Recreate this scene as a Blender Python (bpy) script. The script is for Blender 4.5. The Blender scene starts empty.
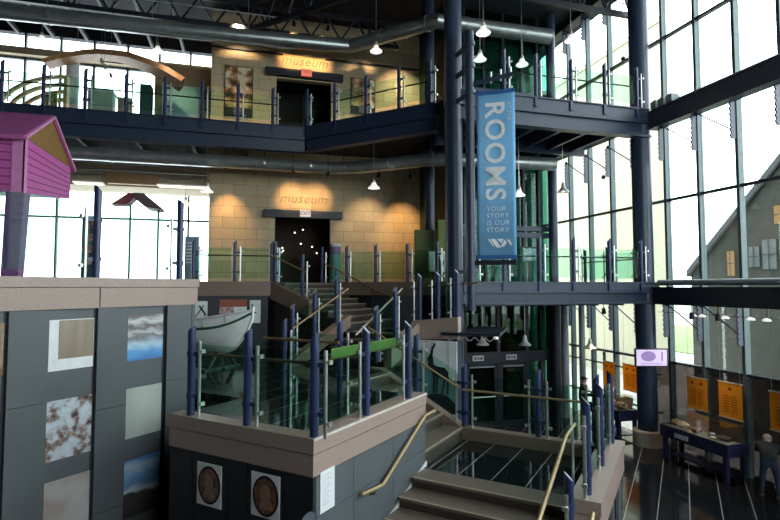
import bpy, bmesh, math, random
from mathutils import Vector, Matrix
random.seed(7)
scene = bpy.context.scene
COL = scene.collection
S2 = 2 ** -.5
PI = math.pi
Z2, Z3, ROOF = 4.95, 10.3, 15.2          # second floor, third floor, roof deck
LAND, LOW = 2.92, 1.72                   # upper and lower stair landing
UX, UY = .829, 6.459                     # corner of the stair block, whose sides run at 45 degrees


def V3(*a):
    return Vector(a)


def uv(u, v, z=0.0):
    """stair grid (turned 45 degrees) to world"""
    return Vector((UX + (u + v) * S2, UY + (v - u) * S2, z))


DU = Vector((S2, -S2, 0))
DV = Vector((S2, S2, 0))
DX = Vector((1, 0, 0))
DY = Vector((0, 1, 0))
DZ = Vector((0, 0, 1))

# ------------------------------------------------------------------ materials
MATS = {}


def nodes_mat(name):
    m = bpy.data.materials.new(name)
    m.use_nodes = True
    nt = m.node_tree
    for n in list(nt.nodes):
        nt.nodes.remove(n)
    out = nt.nodes.new('ShaderNodeOutputMaterial')
    MATS[name] = m
    return m, nt, out


def coords(nt, kind):
    g = nt.nodes.new('ShaderNodeNewGeometry').outputs['Position']
    if kind == 'world':
        return g
    s = nt.nodes.new('ShaderNodeSeparateXYZ')
    nt.links.new(g, s.inputs[0])
    c = nt.nodes.new('ShaderNodeCombineXYZ')
    if kind == 'xz':
        nt.links.new(s.outputs[0], c.inputs[0])
        nt.links.new(s.outputs[2], c.inputs[1])
    else:
        for i, op in ((0, 'SUBTRACT'), (1, 'ADD')):
            m = nt.nodes.new('ShaderNodeMath'); m.operation = op
            nt.links.new(s.outputs[0], m.inputs[0]); nt.links.new(s.outputs[1], m.inputs[1])
            k = nt.nodes.new('ShaderNodeMath'); k.operation = 'MULTIPLY'; k.inputs[1].default_value = S2
            nt.links.new(m.outputs[0], k.inputs[0])
            nt.links.new(k.outputs[0], c.inputs[i])
    return c.outputs[0]


def pbr(name, col, rough=.5, metal=0., noise=.08, nscale=6., emit=None, estr=0., spec=.5, bump=0.):
    m, nt, out = nodes_mat(name)
    b = nt.nodes.new('ShaderNodeBsdfPrincipled')
    b.inputs['Roughness'].default_value = rough
    b.inputs['Metallic'].default_value = metal
    b.inputs['Specular IOR Level'].default_value = spec
    n = nt.nodes.new('ShaderNodeTexNoise')
    n.inputs['Scale'].default_value = nscale
    n.inputs['Detail'].default_value = 4
    nt.links.new(coords(nt, 'world'), n.inputs['Vector'])
    r = nt.nodes.new('ShaderNodeValToRGB')
    r.color_ramp.elements[0].position = .3; r.color_ramp.elements[1].position = .7
    r.color_ramp.elements[0].color = (*[c * (1 - noise) for c in col], 1)
    r.color_ramp.elements[1].color = (*[min(1, c * (1 + noise)) for c in col], 1)
    nt.links.new(n.outputs['Fac'], r.inputs['Fac'])
    nt.links.new(r.outputs[0], b.inputs['Base Color'])
    if bump:
        bp = nt.nodes.new('ShaderNodeBump'); bp.inputs['Strength'].default_value = bump
        nt.links.new(n.outputs['Fac'], bp.inputs['Height']); nt.links.new(bp.outputs[0], b.inputs['Normal'])
    if emit:
        b.inputs['Emission Color'].default_value = (*emit, 1)
        b.inputs['Emission Strength'].default_value = estr
    nt.links.new(b.outputs[0], out.inputs[0])
    return m


def tiled(name, col, line, kind, w, h, mortar, rough=.3, offset=.5, var=.15, spec=.5):
    m, nt, out = nodes_mat(name)
    b = nt.nodes.new('ShaderNodeBsdfPrincipled')
    b.inputs['Roughness'].default_value = rough
    b.inputs['Specular IOR Level'].default_value = spec
    t = nt.nodes.new('ShaderNodeTexBrick')
    t.offset = offset
    t.inputs['Scale'].default_value = 1
    t.inputs['Brick Width'].default_value = w
    t.inputs['Row Height'].default_value = h
    t.inputs['Mortar Size'].default_value = mortar
    t.inputs['Color1'].default_value = (*[c * (1 - var) for c in col], 1)
    t.inputs['Color2'].default_value = (*[c * (1 + var) for c in col], 1)
    t.inputs['Mortar'].default_value = (*line, 1)
    cs = coords(nt, kind)
    nt.links.new(cs, t.inputs['Vector'])
    n = nt.nodes.new('ShaderNodeTexNoise'); n.inputs['Scale'].default_value = 5; n.inputs['Detail'].default_value = 5
    nt.links.new(coords(nt, 'world'), n.inputs['Vector'])
    mx = nt.nodes.new('ShaderNodeMix'); mx.data_type = 'RGBA'; mx.blend_type = 'MULTIPLY'
    mx.inputs[0].default_value = .35
    nt.links.new(t.outputs[0], mx.inputs[6]); nt.links.new(n.outputs['Color'], mx.inputs[7])
    nt.links.new(mx.outputs[2], b.inputs['Base Color'])
    nt.links.new(b.outputs[0], out.inputs[0])
    return m


def glassy(name, tint, gloss=1.0, rough=.0, dirt=0.0):
    """clear sheet: tinted see-through plus a fresnel mirror"""
    m, nt, out = nodes_mat(name)
    tr = nt.nodes.new('ShaderNodeBsdfTransparent'); tr.inputs[0].default_value = (*tint, 1)
    gl = nt.nodes.new('ShaderNodeBsdfGlossy'); gl.inputs['Roughness'].default_value = rough
    gl.inputs['Color'].default_value = (.9, 1, .96, 1)
    lw = nt.nodes.new('ShaderNodeLayerWeight'); lw.inputs[0].default_value = .5
    pw = nt.nodes.new('ShaderNodeMath'); pw.operation = 'POWER'; pw.inputs[1].default_value = 4.5
    nt.links.new(lw.outputs['Facing'], pw.inputs[0])
    k = nt.nodes.new('ShaderNodeMath'); k.operation = 'MULTIPLY_ADD'; k.inputs[1].default_value = .7 * gloss; k.inputs[2].default_value = .045 * gloss
    nt.links.new(pw.outputs[0], k.inputs[0])
    mx = nt.nodes.new('ShaderNodeMixShader')
    nt.links.new(k.outputs[0], mx.inputs[0]); nt.links.new(tr.outputs[0], mx.inputs[1]); nt.links.new(gl.outputs[0], mx.inputs[2])
    nt.links.new(mx.outputs[0], out.inputs[0])
    return m


def emis(name, col, st):
    m, nt, out = nodes_mat(name)
    e = nt.nodes.new('ShaderNodeEmission'); e.inputs[0].default_value = (*col, 1); e.inputs[1].default_value = st
    nt.links.new(e.outputs[0], out.inputs[0])
    return m


def photo(name, stops, scale=3., stretch=(1, 1, 1), detail=6, rough=.35, axis=None):
    """a printed photograph: several inks spread by noise, or in bands along an axis"""
    m, nt, out = nodes_mat(name)
    b = nt.nodes.new('ShaderNodeBsdfPrincipled'); b.inputs['Roughness'].default_value = rough
    mp = nt.nodes.new('ShaderNodeMapping'); mp.inputs['Scale'].default_value = stretch
    n = nt.nodes.new('ShaderNodeTexNoise'); n.inputs['Scale'].default_value = scale; n.inputs['Detail'].default_value = detail
    r = nt.nodes.new('ShaderNodeValToRGB')
    el = r.color_ramp.elements
    while len(el) < len(stops):
        el.new(.5)
    for e, (p, c) in zip(el, stops):
        e.position = p; e.color = (*c, 1)
    if axis:
        g = coords(nt, 'world'); s = nt.nodes.new('ShaderNodeSeparateXYZ'); nt.links.new(g, s.inputs[0])
        nt.links.new(g, mp.inputs[0]); nt.links.new(mp.outputs[0], n.inputs['Vector'])
        mr = nt.nodes.new('ShaderNodeMapRange'); mr.inputs[1].default_value = axis[0]; mr.inputs[2].default_value = axis[1]
        nt.links.new(s.outputs[2], mr.inputs[0])
        a = nt.nodes.new('ShaderNodeMath'); a.operation = 'MULTIPLY_ADD'; a.inputs[1].default_value = axis[2]; 
        nt.links.new(n.outputs['Fac'], a.inputs[0]); nt.links.new(mr.outputs[0], a.inputs[2])
        o = nt.nodes.new('ShaderNodeMath'); o.operation = 'SUBTRACT'; o.inputs[1].default_value = axis[2] * .5
        nt.links.new(a.outputs[0], o.inputs[0]); nt.links.new(o.outputs[0], r.inputs[0])
    else:
        nt.links.new(coords(nt, 'world'), mp.inputs[0]); nt.links.new(mp.outputs[0], n.inputs['Vector'])
        nt.links.new(n.outputs['Fac'], r.inputs[0])
    nt.links.new(r.outputs[0], b.inputs['Base Color']); nt.links.new(b.outputs[0], out.inputs[0])
    return m


NAVY = pbr('navy_steel', (.030, .044, .080), .38, 0, .1)
NAVYD = pbr('navy_steel_dark', (.012, .015, .027), .45)
POST = pbr('post_blue', (.020, .035, .10), .35, 0, .08)
POSTCUT = pbr('post_cut_face', (.45, .5, .6), .3, .3)
CHROME = pbr('brushed_steel', (.62, .62, .6), .28, .85)
DUCT = pbr('galvanised_duct', (.42, .45, .44), .33, .75, .15, 3)
GRANITE = pbr('pink_granite', (.33, .245, .21), .32, 0, .22, 60)
GRANITED = pbr('brown_granite', (.20, .14, .11), .3, 0, .2, 60)
SLATEP = pbr('slate_panel', (.088, .098, .108), .5, 0, .07, 2)
SLATED = pbr('slate_panel_dark', (.022, .026, .032), .5, 0, .1, 2)
GAP = pbr('shadow_gap', (.006, .006, .008), .8)
STONE = tiled('stone_ashlar', (.74, .57, .35), (.22, .16, .10), 'xz', .82, .41, .006, .75, .5, .10)
FLOOR = tiled('black_slate_floor', (.013, .015, .017), (.42, .43, .42), 'uv', .6, 60, .009, .1, 0, .2)
LANDF = tiled('black_slate_landing', (.012, .016, .018), (.40, .42, .42), 'uv', .55, 60, .007, .07, 0, .2)
WOODFL = pbr('upper_floor', (.06, .06, .06), .4)
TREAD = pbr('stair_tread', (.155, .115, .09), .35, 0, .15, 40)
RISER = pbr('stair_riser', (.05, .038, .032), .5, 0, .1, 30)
NOSE = pbr('stair_nosing', (.40, .33, .26), .35)
CEIL = pbr('ceiling_navy', (.012, .014, .022), .8)
SOFFIT = pbr('soffit_dark', (.014, .015, .02), .8)
BEIGE = pbr('beige_plaster', (.46, .38, .26), .8)
BRASS = pbr('brass_rail', (.36, .255, .125), .38, .4)
WOODR = pbr('timber_rail', (.20, .11, .055), .4)
GLULAM = pbr('glulam_timber', (.36, .165, .06), .5, 0, .2, 9)
RIBW = pbr('pale_timber', (.62, .40, .22), .6, 0, .2, 9)
MAGENTA = pbr('magenta_boards', (.53, .105, .37), .55, 0, .06)
MAGD = pbr('magenta_roof', (.40, .10, .30), .6, 0, .06)
MAGLINE = pbr('magenta_groove', (.16, .02, .11), .7)
MAGTRIM = pbr('magenta_trim', (.68, .25, .52), .5)
OCHRE = pbr('ochre_board', (.25, .135, .032), .7, 0, .15, 8)
PURPLE = pbr('purple_post', (.23, .09, .26), .6, 0, .1)
WHITE = pbr('white_paint', (.78, .8, .78), .4)
BOATW = pbr('boat_white', (.88, .92, .90), .35, 0, .04)
BOATG = pbr('boat_green', (.03, .12, .07), .4)
BANBLUE = pbr('banner_blue', (.25, .57, .90), .6, 0, .05, 3)
BANLITE = pbr('banner_white', (.93, .95, .97), .6)
BANDIM = pbr('banner_pale', (.82, .91, .97), .6)
PAPER = pbr('white_card', (.72, .74, .76), .6)
BRONZE = pbr('bronze_letters', (.12, .065, .03), .4, .3)
MULL = pbr('mullion_metal', (.085, .12, .125), .45, .2)
GREYC = pbr('grey_column', (.30, .33, .35), .45)
DKGREEN = pbr('dark_green_cloth', (.016, .05, .03), .7)
OLIVE = pbr('olive_board', (.075, .10, .018), .7)
PALEGRN = pbr('pale_green_board', (.33, .42, .34), .7)
TEALB = pbr('teal_panel', (.34, .56, .60), .5)
DKTEAL = pbr('dark_teal_box', (.02, .07, .065), .6)
LAWNREF = pbr('lawn_reflection', (.12, .17, .028), .5)
BLACK = pbr('black_rubber', (.012, .012, .014), .5)
CASEB = pbr('case_blue', (.018, .022, .075), .4)
CASET = pbr('case_bed', (.24, .22, .18), .7)
ROCK = pbr('specimen_stone', (.26, .18, .13), .8, 0, .35, 20, bump=.4)
BONE = pbr('specimen_bone', (.55, .45, .34), .7, 0, .2, 20)
PINKC = pbr('specimen_card', (.42, .26, .22), .7, 0, .25, 12)
REDROOF = pbr('oxide_roof', (.22, .055, .065), .7)
DKROOF = pbr('slate_roof', (.10, .065, .07), .7)
EXITR = emis('exit_red', (1, .22, .13), .9)
EXITW = emis('exit_white', (1, .86, .72), .8)
SKIN = pbr('skin', (.52, .32, .23), .6)
HAIR = pbr('grey_hair', (.40, .35, .31), .8)
JACKET = pbr('dark_jacket', (.010, .012, .015), .8)
JEANS = pbr('blue_jeans', (.022, .037, .075), .85)
SHOE = pbr('dark_shoe', (.05, .04, .04), .6)
CREAM = pbr('cream_render', (.325, .305, .215), .8)
GABLE = pbr('gable_siding', (.155, .155, .13), .8, 0, .12, 1.5)
GABLET = pbr('gable_trim', (.22, .23, .23), .7)
GRASSM = pbr('lawn', (.13, .19, .06), .9, 0, .2, 2)
RGLASS = glassy('railing_glass', (.76, .91, .85), .12)
WGLASS = glassy('window_glass', (.93, .97, .96), .7)
GGLASS = glassy('green_glass', (.28, .50, .44), .6)
CGLASS = glassy('case_glass', (.93, .96, .95), .8)
BULB = emis('lamp_bulb', (1, .95, .85), 14)
SHADEL = pbr('lamp_shade_lit', (.8, .8, .78), .35, 0, .02, emit=(1, .96, .88), estr=.75)
SHADED = pbr('lamp_shade_metal', (.62, .60, .57), .35, .3)
SPOTL = emis('spot_lens', (1, .85, .6), 2.5)
STARL = emis('gallery_light', (1, .85, .6), 3.0)
FLU = emis('ceiling_light', (1, .9, .68), 1.6)
SCREEN = photo('screen_picture', [(0, (.75, .62, .85)), (1, (.68, .54, .80))], 4)
mm = MATS['screen_picture']
_b = [n for n in mm.node_tree.nodes if n.type == 'BSDF_PRINCIPLED'][0]
_b.inputs['Emission Color'].default_value = (.80, .66, .92, 1); _b.inputs['Emission Strength'].default_value = .55
SCREENI = pbr('screen_ink', (.25, .17, .4), .4, emit=(.42, .30, .58), estr=.5)


def translucent(name, col):
    m, nt, out = nodes_mat(name)
    d = nt.nodes.new('ShaderNodeBsdfDiffuse'); d.inputs[0].default_value = (*col, 1)
    t = nt.nodes.new('ShaderNodeBsdfTranslucent'); t.inputs[0].default_value = (*col, 1)
    mx = nt.nodes.new('ShaderNodeMixShader'); mx.inputs[0].default_value = .5
    nt.links.new(d.outputs[0], mx.inputs[1]); nt.links.new(t.outputs[0], mx.inputs[2]); nt.links.new(mx.outputs[0], out.inputs[0])
    return m


ORANGE = translucent('orange_fabric', (.93, .44, .045))
ORINK = translucent('orange_ink', (.45, .15, .01))


# ------------------------------------------------------------------ mesh builder
class MB:
    def __init__(s):
        s.bm = bmesh.new()
        s.mi = 0

    def faces(s, pts, fs):
        vs = [s.bm.verts.new(p) for p in pts]
        for f in fs:
            try:
                fc = s.bm.faces.new([vs[i] for i in f]); fc.material_index = s.mi
            except ValueError:
                pass
        return s

    def para(s, o, a, b, c):
        o, a, b, c = map(Vector, (o, a, b, c))
        p = [o, o + a, o + a + b, o + b, o + c, o + a + c, o + a + b + c, o + b + c]
        return s.faces(p, [(0, 3, 2, 1), (4, 5, 6, 7), (0, 1, 5, 4), (1, 2, 6, 5), (2, 3, 7, 6), (3, 0, 4, 7)])

    def box(s, x0, x1, y0, y1, z0, z1):
        return s.para((x0, y0, z0), (x1 - x0, 0, 0), (0, y1 - y0, 0), (0, 0, z1 - z0))

    def ubox(s, u0, u1, v0, v1, z0, z1):
        return s.para(uv(u0, v0, z0), DU * (u1 - u0), DV * (v1 - v0), DZ * (z1 - z0))

    def bar(s, a, b, w, h, up=DZ):
        a, b = Vector(a), Vector(b); d = (b - a)
        sd = d.cross(up)
        if sd.length < 1e-6:
            sd = d.cross(DX)
        sd.normalize(); u2 = sd.cross(d).normalized()
        return s.para(a - sd * w / 2 - u2 * h / 2, sd * w, d, u2 * h)

    def prism(s, pts, vec):
        pts = [Vector(p) for p in pts]; vec = Vector(vec); n = len(pts)
        fs = [tuple(range(n - 1, -1, -1)), tuple(range(n, 2 * n))]
        fs += [(i, (i + 1) % n, n + (i + 1) % n, n + i) for i in range(n)]
        return s.faces(pts + [p + vec for p in pts], fs)

    def tube(s, pts, r, n=10, cap=True):
        pts = [Vector(p) for p in pts]
        rr = r if isinstance(r, (list, tuple)) else [r] * len(pts)
        rings = []
        ref = None
        for i, p in enumerate(pts):
            d = (pts[min(i + 1, len(pts) - 1)] - pts[max(i - 1, 0)]).normalized()
            if ref is None:
                ref = d.orthogonal().normalized()
            ref = (ref - d * ref.dot(d)).normalized()
            t = d.cross(ref)
            rings.append([s.bm.verts.new(p + (ref * math.cos(2 * PI * k / n) + t * math.sin(2 * PI * k / n)) * rr[i]) for k in range(n)])
        for a, b in zip(rings, rings[1:]):
            for k in range(n):
                f = s.bm.faces.new((a[k], a[(k + 1) % n], b[(k + 1) % n], b[k])); f.material_index = s.mi
        if cap:
            s.bm.faces.new(rings[0][::-1]).material_index = s.mi
            s.bm.faces.new(rings[-1]).material_index = s.mi
        return s

    def lathe(s, prof, c, n=20):
        c = Vector(c); rings = []
        for r, z in prof:
            if r < 1e-5:
                rings.append([s.bm.verts.new(c + V3(0, 0, z))])
            else:
                rings.append([s.bm.verts.new(c + V3(r * math.cos(2 * PI * k / n), r * math.sin(2 * PI * k / n), z)) for k in range(n)])
        for a, b in zip(rings, rings[1:]):
            for k in range(n):
                q = [a[k % len(a)], a[(k + 1) % len(a)], b[(k + 1) % len(b)], b[k % len(b)]]
                q2 = []
                for v in q:
                    if v not in q2:
                        q2.append(v)
                if len(q2) > 2:
                    s.bm.faces.new(q2).material_index = s.mi
        return s

    def ball(s, c, rx, ry=None, rz=None, n=12, m=8):
        ry = ry or rx; rz = rz or rx; c = Vector(c); rows = []
        for j in range(m + 1):
            t = PI * j / m
            if j in (0, m):
                rows.append([s.bm.verts.new(c + V3(0, 0, rz * math.cos(t)))])
            else:
                rows.append([s.bm.verts.new(c + V3(rx * math.sin(t) * math.cos(2 * PI * k / n), ry * math.sin(t) * math.sin(2 * PI * k / n), rz * math.cos(t))) for k in range(n)])
        for a, b in zip(rows, rows[1:]):
            for k in range(n):
                q = []
                for v in (a[k % len(a)], b[k % len(b)], b[(k + 1) % len(b)], a[(k + 1) % len(a)]):
                    if v not in q:
                        q.append(v)
                s.bm.faces.new(q).material_index = s.mi
        return s

    def mesh(s, name, mats, org=V3(0, 0, 0), smooth=True, bevel=0.):
        bm = s.bm
        bmesh.ops.recalc_face_normals(bm, faces=bm.faces[:])
        bmesh.ops.translate(bm, verts=bm.verts[:], vec=-Vector(org))
        me = bpy.data.meshes.new(name)
        bm.to_mesh(me); bm.free()
        for m in (mats if isinstance(mats, (list, tuple)) else [mats]):
            me.materials.append(m)
        if smooth:
            me.shade_smooth()
            me.set_sharp_from_angle(angle=math.radians(35))
        return me


def link(name, data):
    o = bpy.data.objects.new(name, data); COL.objects.link(o)
    return o


def bevelled(o, w):
    b = o.modifiers.new('edge', 'BEVEL'); b.width = w; b.segments = 2; b.limit_method = 'ANGLE'; b.angle_limit = math.radians(40)
    return o


def tag(o, label, cat, group=None):
    o['label'] = label; o['category'] = cat
    if group:
        o['group'] = group
    return o


def thing(name, loc, label, cat, group=None):
    o = link(name, None); o.location = Vector(loc); o.empty_display_size = .1
    return tag(o, label, cat, group)


def orgof(o):
    p = Vector((0, 0, 0))
    while o is not None:
        p = p + o.location; o = o.parent
    return p


def part(name, mb, mat, parent, label=None, bevel=0.):
    """a mesh given in world coordinates, stored relative to its thing's base"""
    og = orgof(parent)
    o = link(name, mb.mesh(name, mat, og)); o.parent = parent
    if label:
        o['label'] = label
    if bevel:
        bevelled(o, bevel)
    return o


def solo(name, mb, mat, label, cat, group=None, bevel=0.):
    vs = [v.co for v in mb.bm.verts]
    og = V3(sum(v.x for v in vs) / len(vs), sum(v.y for v in vs) / len(vs), min(v.z for v in vs))
    o = link(name, mb.mesh(name, mat, og)); o.location = og
    if bevel:
        bevelled(o, bevel)
    return tag(o, label, cat, group)


def struct(name, mb, mat, parent=None):
    if parent is not None:
        return part(name, mb, mat, parent)
    o = link(name, mb.mesh(name, mat)); o['kind'] = 'structure'
    return o


def sempty(name):
    o = link(name, None); o['kind'] = 'structure'
    return o


def words(name, body, size, mat, parent, o, right, up, extrude=.006, shear=0., off=0., align='CENTER', spacing=1.):
    """lettering standing on a surface: o = middle of the baseline, right/up = the way it reads"""
    c = bpy.data.curves.new(name, 'FONT'); c.body = body; c.size = size; c.extrude = extrude; c.shear = shear; c.offset = off
    c.align_x = align; c.space_character = spacing; c.resolution_u = 3
    c.materials.append(mat)
    tmp = link(name + '_outline', c)
    me = bpy.data.meshes.new_from_object(tmp.evaluated_get(bpy.context.evaluated_depsgraph_get()))
    bpy.data.objects.remove(tmp); bpy.data.curves.remove(c)
    ob = link(name, me)
    r = Vector(right).normalized(); u = Vector(up).normalized(); n = r.cross(u)
    M = Matrix(((r.x, u.x, n.x, 0), (r.y, u.y, n.y, 0), (r.z, u.z, n.z, 0), (0, 0, 0, 1)))
    ob.matrix_world = Matrix.Translation(Vector(o) - orgof(parent)) @ M
    ob.parent = parent
    return ob


# ------------------------------------------------------------------ railing posts, glass and rails
POSTH = 1.29


def post_meshes(h, cut=(1, 0)):
    r = .056
    m = MB()
    n = 16
    lo = [V3(r * math.cos(2 * PI * k / n), r * math.sin(2 * PI * k / n), 0) for k in range(n)]
    hi = [V3(p.x, p.y, h - .07 + (p.x * cut[0] + p.y * cut[1]) * 1.05) for p in lo]          # slant-cut top
    fs = [(k, (k + 1) % n, n + (k + 1) % n, n + k) for k in range(n)] + [tuple(range(n - 1, -1, -1))]
    m.faces(lo + hi, fs); m.mi = 1
    m.faces(hi, [tuple(range(n))])
    bmesh.ops.remove_doubles(m.bm, verts=m.bm.verts[:], dist=1e-5)
    post = m.mesh('railing_post', [POST, POSTCUT])
    b = MB()
    z = 0
    b.lathe([(r, z - .035), (r + .012, z - .035), (r + .012, z + .035), (r, z + .035)], (0, 0, 0), 16)
    b.bar((r, 0, z), (.155, 0, z), .035, .055)
    br = b.mesh('bracket', POST)
    c = MB(); c.tube([(.17, 0, .0), (.17, 0, 1.06)], .024, 10)
    ch = c.mesh('glazing_support', CHROME)
    k = MB()
    z = 0
    k.tube([(.19, 0, z), (.245, 0, z)], .022, 8)
    k.bar((.24, -.035, z), (.24, .035, z), .03, .05)
    cl = k.mesh('clamp', CHROME)
    return post, br, ch, cl


PM = post_meshes(POSTH)
PMC = {'tall': post_meshes(1.42), 'y': post_meshes(POSTH, (.35, .94)), '-y': post_meshes(POSTH, (.27, -.95))}


def add_post(root, p, ang, both=False, drop=0., cut=None):
    """one post with its bracket, steel support and clamps"""
    og = orgof(root)
    mesh, br, ch, cl = PMC.get(cut, PM)
    o = link('railing_post', mesh); o.parent = root; o.location = Vector(p) - og; o.rotation_euler = (0, 0, ang)
    for nm, me, z in (('bracket', br, .28), ('bracket', br, .88), ('glazing_support', ch, 0), ('clamp', cl, .18), ('clamp', cl, .92)):
        c = link(nm, me); c.parent = o; c.location = (0, 0, z)
        if both:
            c2 = link(nm, me); c2.parent = o; c2.location = (0, 0, z); c2.rotation_euler = (0, 0, PI)
    if drop:
        d = MB(); d.box(-.045, .045, -.03, .03, -drop, .0)
        c = link('fixing_plate', d.mesh('fixing_plate', POST)); c.parent = o
    return o


def railing(name, label, pts, glass=True, ends=(0, 0), rail=None, railmat=WOODR, drop=0., gtop=1.02, gbot=.1, flip=False, both=False, skip=(), rail_r=.022, grp=None, cut=None):
    """posts at pts (world), a sheet of glass in each gap, an optional rail on one side"""
    root = thing(name, pts[0], label, 'railing', grp)
    n = len(pts)
    for i, p in enumerate(pts):
        q = pts[i + 1] if i + 1 < n else p + (p - pts[i - 1])
        d = q - p
        a = math.atan2(d.y, d.x) + (PI if flip else 0)
        if i not in skip:
            add_post(root, p, a, both, drop, cut)
    if glass:
        ps = list(pts)
        if ends[0]:
            ps = [pts[0] + (pts[0] - pts[1]).normalized() * ends[0]] + ps
        if ends[1]:
            ps = ps + [pts[-1] + (pts[-1] - pts[-2]).normalized() * ends[1]]
        for a, b in zip(ps, ps[1:]):
            d = (b - a); L = d.length
            if L < .35:
                continue
            d2 = d / L
            o0 = a + d2 * .1; o1 = b - d2 * .1
            nrm = V3(-d.y, d.x, 0).normalized() * .012
            g = MB(); g.para(o0 + DZ * gbot - nrm / 2, o1 - o0, nrm, DZ * (gtop - gbot))
            part('glass_panel', g, RGLASS, root)
    if rail is not None:
        off, h, ext0, ext1 = rail
        pp = []
        d0 = (pts[1] - pts[0]); dn = (pts[-1] - pts[-2])
        for i, p in enumerate(pts):
            d = (pts[min(i + 1, n - 1)] - pts[max(i - 1, 0)]); nn = V3(-d.y, d.x, 0).normalized()
            pp.append(p + nn * off + DZ * h)
        pp[0] = pp[0] - d0.normalized() * ext0; pp[-1] = pp[-1] + dn.normalized() * ext1
        t = MB(); t.tube(pp, rail_r, 10)
        part('handrail', t, railmat, root)
    return root


# ================================================================== SETTING
# ---- ground floor, roof, outer walls
struct('floor', MB().box(-14, 12.6, -7, 24, -.3, 0), FLOOR)
struct('ceiling', MB().box(-14.3, 12.9, -7.3, 24, ROOF, ROOF + .3), CEIL)
struct('wall_front', MB().box(-14.3, 3, -7.3, -7, 0, ROOF).box(3, 12.9, -7.3, -7, 0, 5).box(3, 12.9, -7.3, -7, 14.5, ROOF), SLATED)
w6 = sempty('fill_light_window')  # unseen glazing added behind the camera to light the interior from the front
for k in range(6):
    part('mullion', MB().box(4.4 + 1.45 * k, 4.48 + 1.45 * k, -7.25, -7.05, 5, 14.5), MULL, w6)
part('glass_pane', MB().box(3, 12.6, -7.16, -7.14, 5, 14.5), WGLASS, w6)
struct('wall_left', MB().box(-14.3, -14, -7, 24, 0, ROOF), SLATED)

# ---- second and third floor slabs
P2 = [(-14, 23.6), (-14, 16.6), (.75, 16.6), uv(-7.04, 7.1).xy, uv(-7.04, 9.85).xy, uv(-1.9, 9.85).xy, (6.2, 14.9), (6.2, 13.2), (12.3, 13.2), (12.3, 20.2), (6.9, 20.2), (6.9, 23.6)]
struct('floor_second', MB().prism([(p[0], p[1], Z2 - .35) for p in P2], (0, 0, .35)), WOODFL)
PW = [uv(-3.7, 1.2), uv(-3.7, -9.5), uv(-16.5, -9.5), uv(-16.5, 3.0), V3(-14, 16.6, 0), V3(-1.6, 16.6, 0), V3(-1.6, 10.3, 0)]
P3 = [(-14, 23.6), (-14, 17.9), (1.88, 17.9), uv(-2.35, 8.85).xy, (5.95, 13.25), (12.3, 13.25), (12.3, 20.2), (6.9, 20.2), (6.9, 23.6)]
struct('floor_third', MB().prism([(p[0], p[1], Z3 - .35) for p in P3], (0, 0, .35)), SOFFIT)


def fascia(nm, a, b, top, h1=.42, h2=.42, nrm=V3(0, -1, 0)):
    """edge channel over a wide-flanged beam"""
    a, b = Vector(a), Vector(b)
    m = MB()
    d = b - a
    n = Vector(nrm)
    m.para(V3(a.x, a.y, top - h1), d, -n * .1, DZ * h1)
    m.para(V3(a.x, a.y, top) + n * .05, d, -n * .15, -DZ * .035)
    m.para(V3(a.x, a.y, top - h1) + n * .05, d, -n * .25, -DZ * .04)
    m.para(V3(a.x, a.y, top - h1 - h2) - n * .05, d, -n * .06, DZ * h2)
    m.para(V3(a.x, a.y, top - h1 - h2) + n * .08, d, -n * .30, -DZ * .05)
    return struct(nm, m, NAVY)


fascia('trim_1', (-14, 17.8, 0), (1.93, 17.8, 0), Z3)
fascia('trim_2', uv(-7.16, 8.75), uv(-2.3, 8.75), Z3, nrm=-DV)
fascia('trim_3', (5.75, 13.12, 0), (12.0, 13.12, 0), Z3)
fascia('trim_4', (5.75, 13.12, 0), (12.0, 13.12, 0), Z2, .28, .32)
# granite band at the edge of the second floor
struct('trim_5', MB().box(-1.62, .83, 16.42, 16.6, Z2 - .42, Z2 + .02), GRANITED)
struct('trim_6', MB().para(uv(-7.0, 9.75, Z2 - .42), DU * 5.3, DV * .12, DZ * .44), GRANITED)

for nm, zj in (('trim_17', Z3 - .35), ('trim_18', Z2 - .35)):
    m = MB()
    for x in (6.6, 7.5, 8.4, 9.3, 10.2, 11.1):
        m.box(x - .05, x + .05, 13.4, 19.5, zj - .36, zj)
    m.box(6.0, 11.7, 15.9, 16.05, zj - .45, zj)
    struct(nm, m, NAVY)
m = MB()
for x in (-9, -7.2, -5.4, -3.6, -1.8, 0):
    m.box(x - .05, x + .05, 18.0, 22.6, Z3 - .6, Z3 - .35)
struct('trim_19', m, NAVYD)
# ---- museum block, second and third floor (an opening in each)
for nm, z0, z1, ox0, ox1, oz in (('wall_back_second', Z2, Z3 - .35, 1.07, 3.18, 7.5), ('wall_back_third', Z3, ROOF, 1.07, 3.18, 12.82)):
    w = MB()
    w.box(-1.3, ox0, 20, 20.3, z0, z1); w.box(ox1, 6.85, 20, 20.3, z0, z1); w.box(ox0, ox1, 20, 20.3, oz, z1)
    w.box(-1.3, -1.0, 20.3, 23.2, z0, z1)
    struct(nm, w, STONE)
struct('wall_back_ground', MB().box(-4.2, .7, 16.5, 16.7, 0, Z2 - .35), SLATED)
struct('wall_side_second', MB().box(6.85, 7.0, 17.2, 20.3, 0, ROOF), DKGREEN)
struct('wall_rear', MB().box(-1.0, 12.6, 23.2, 23.4, 0, ROOF), SLATED)
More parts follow.
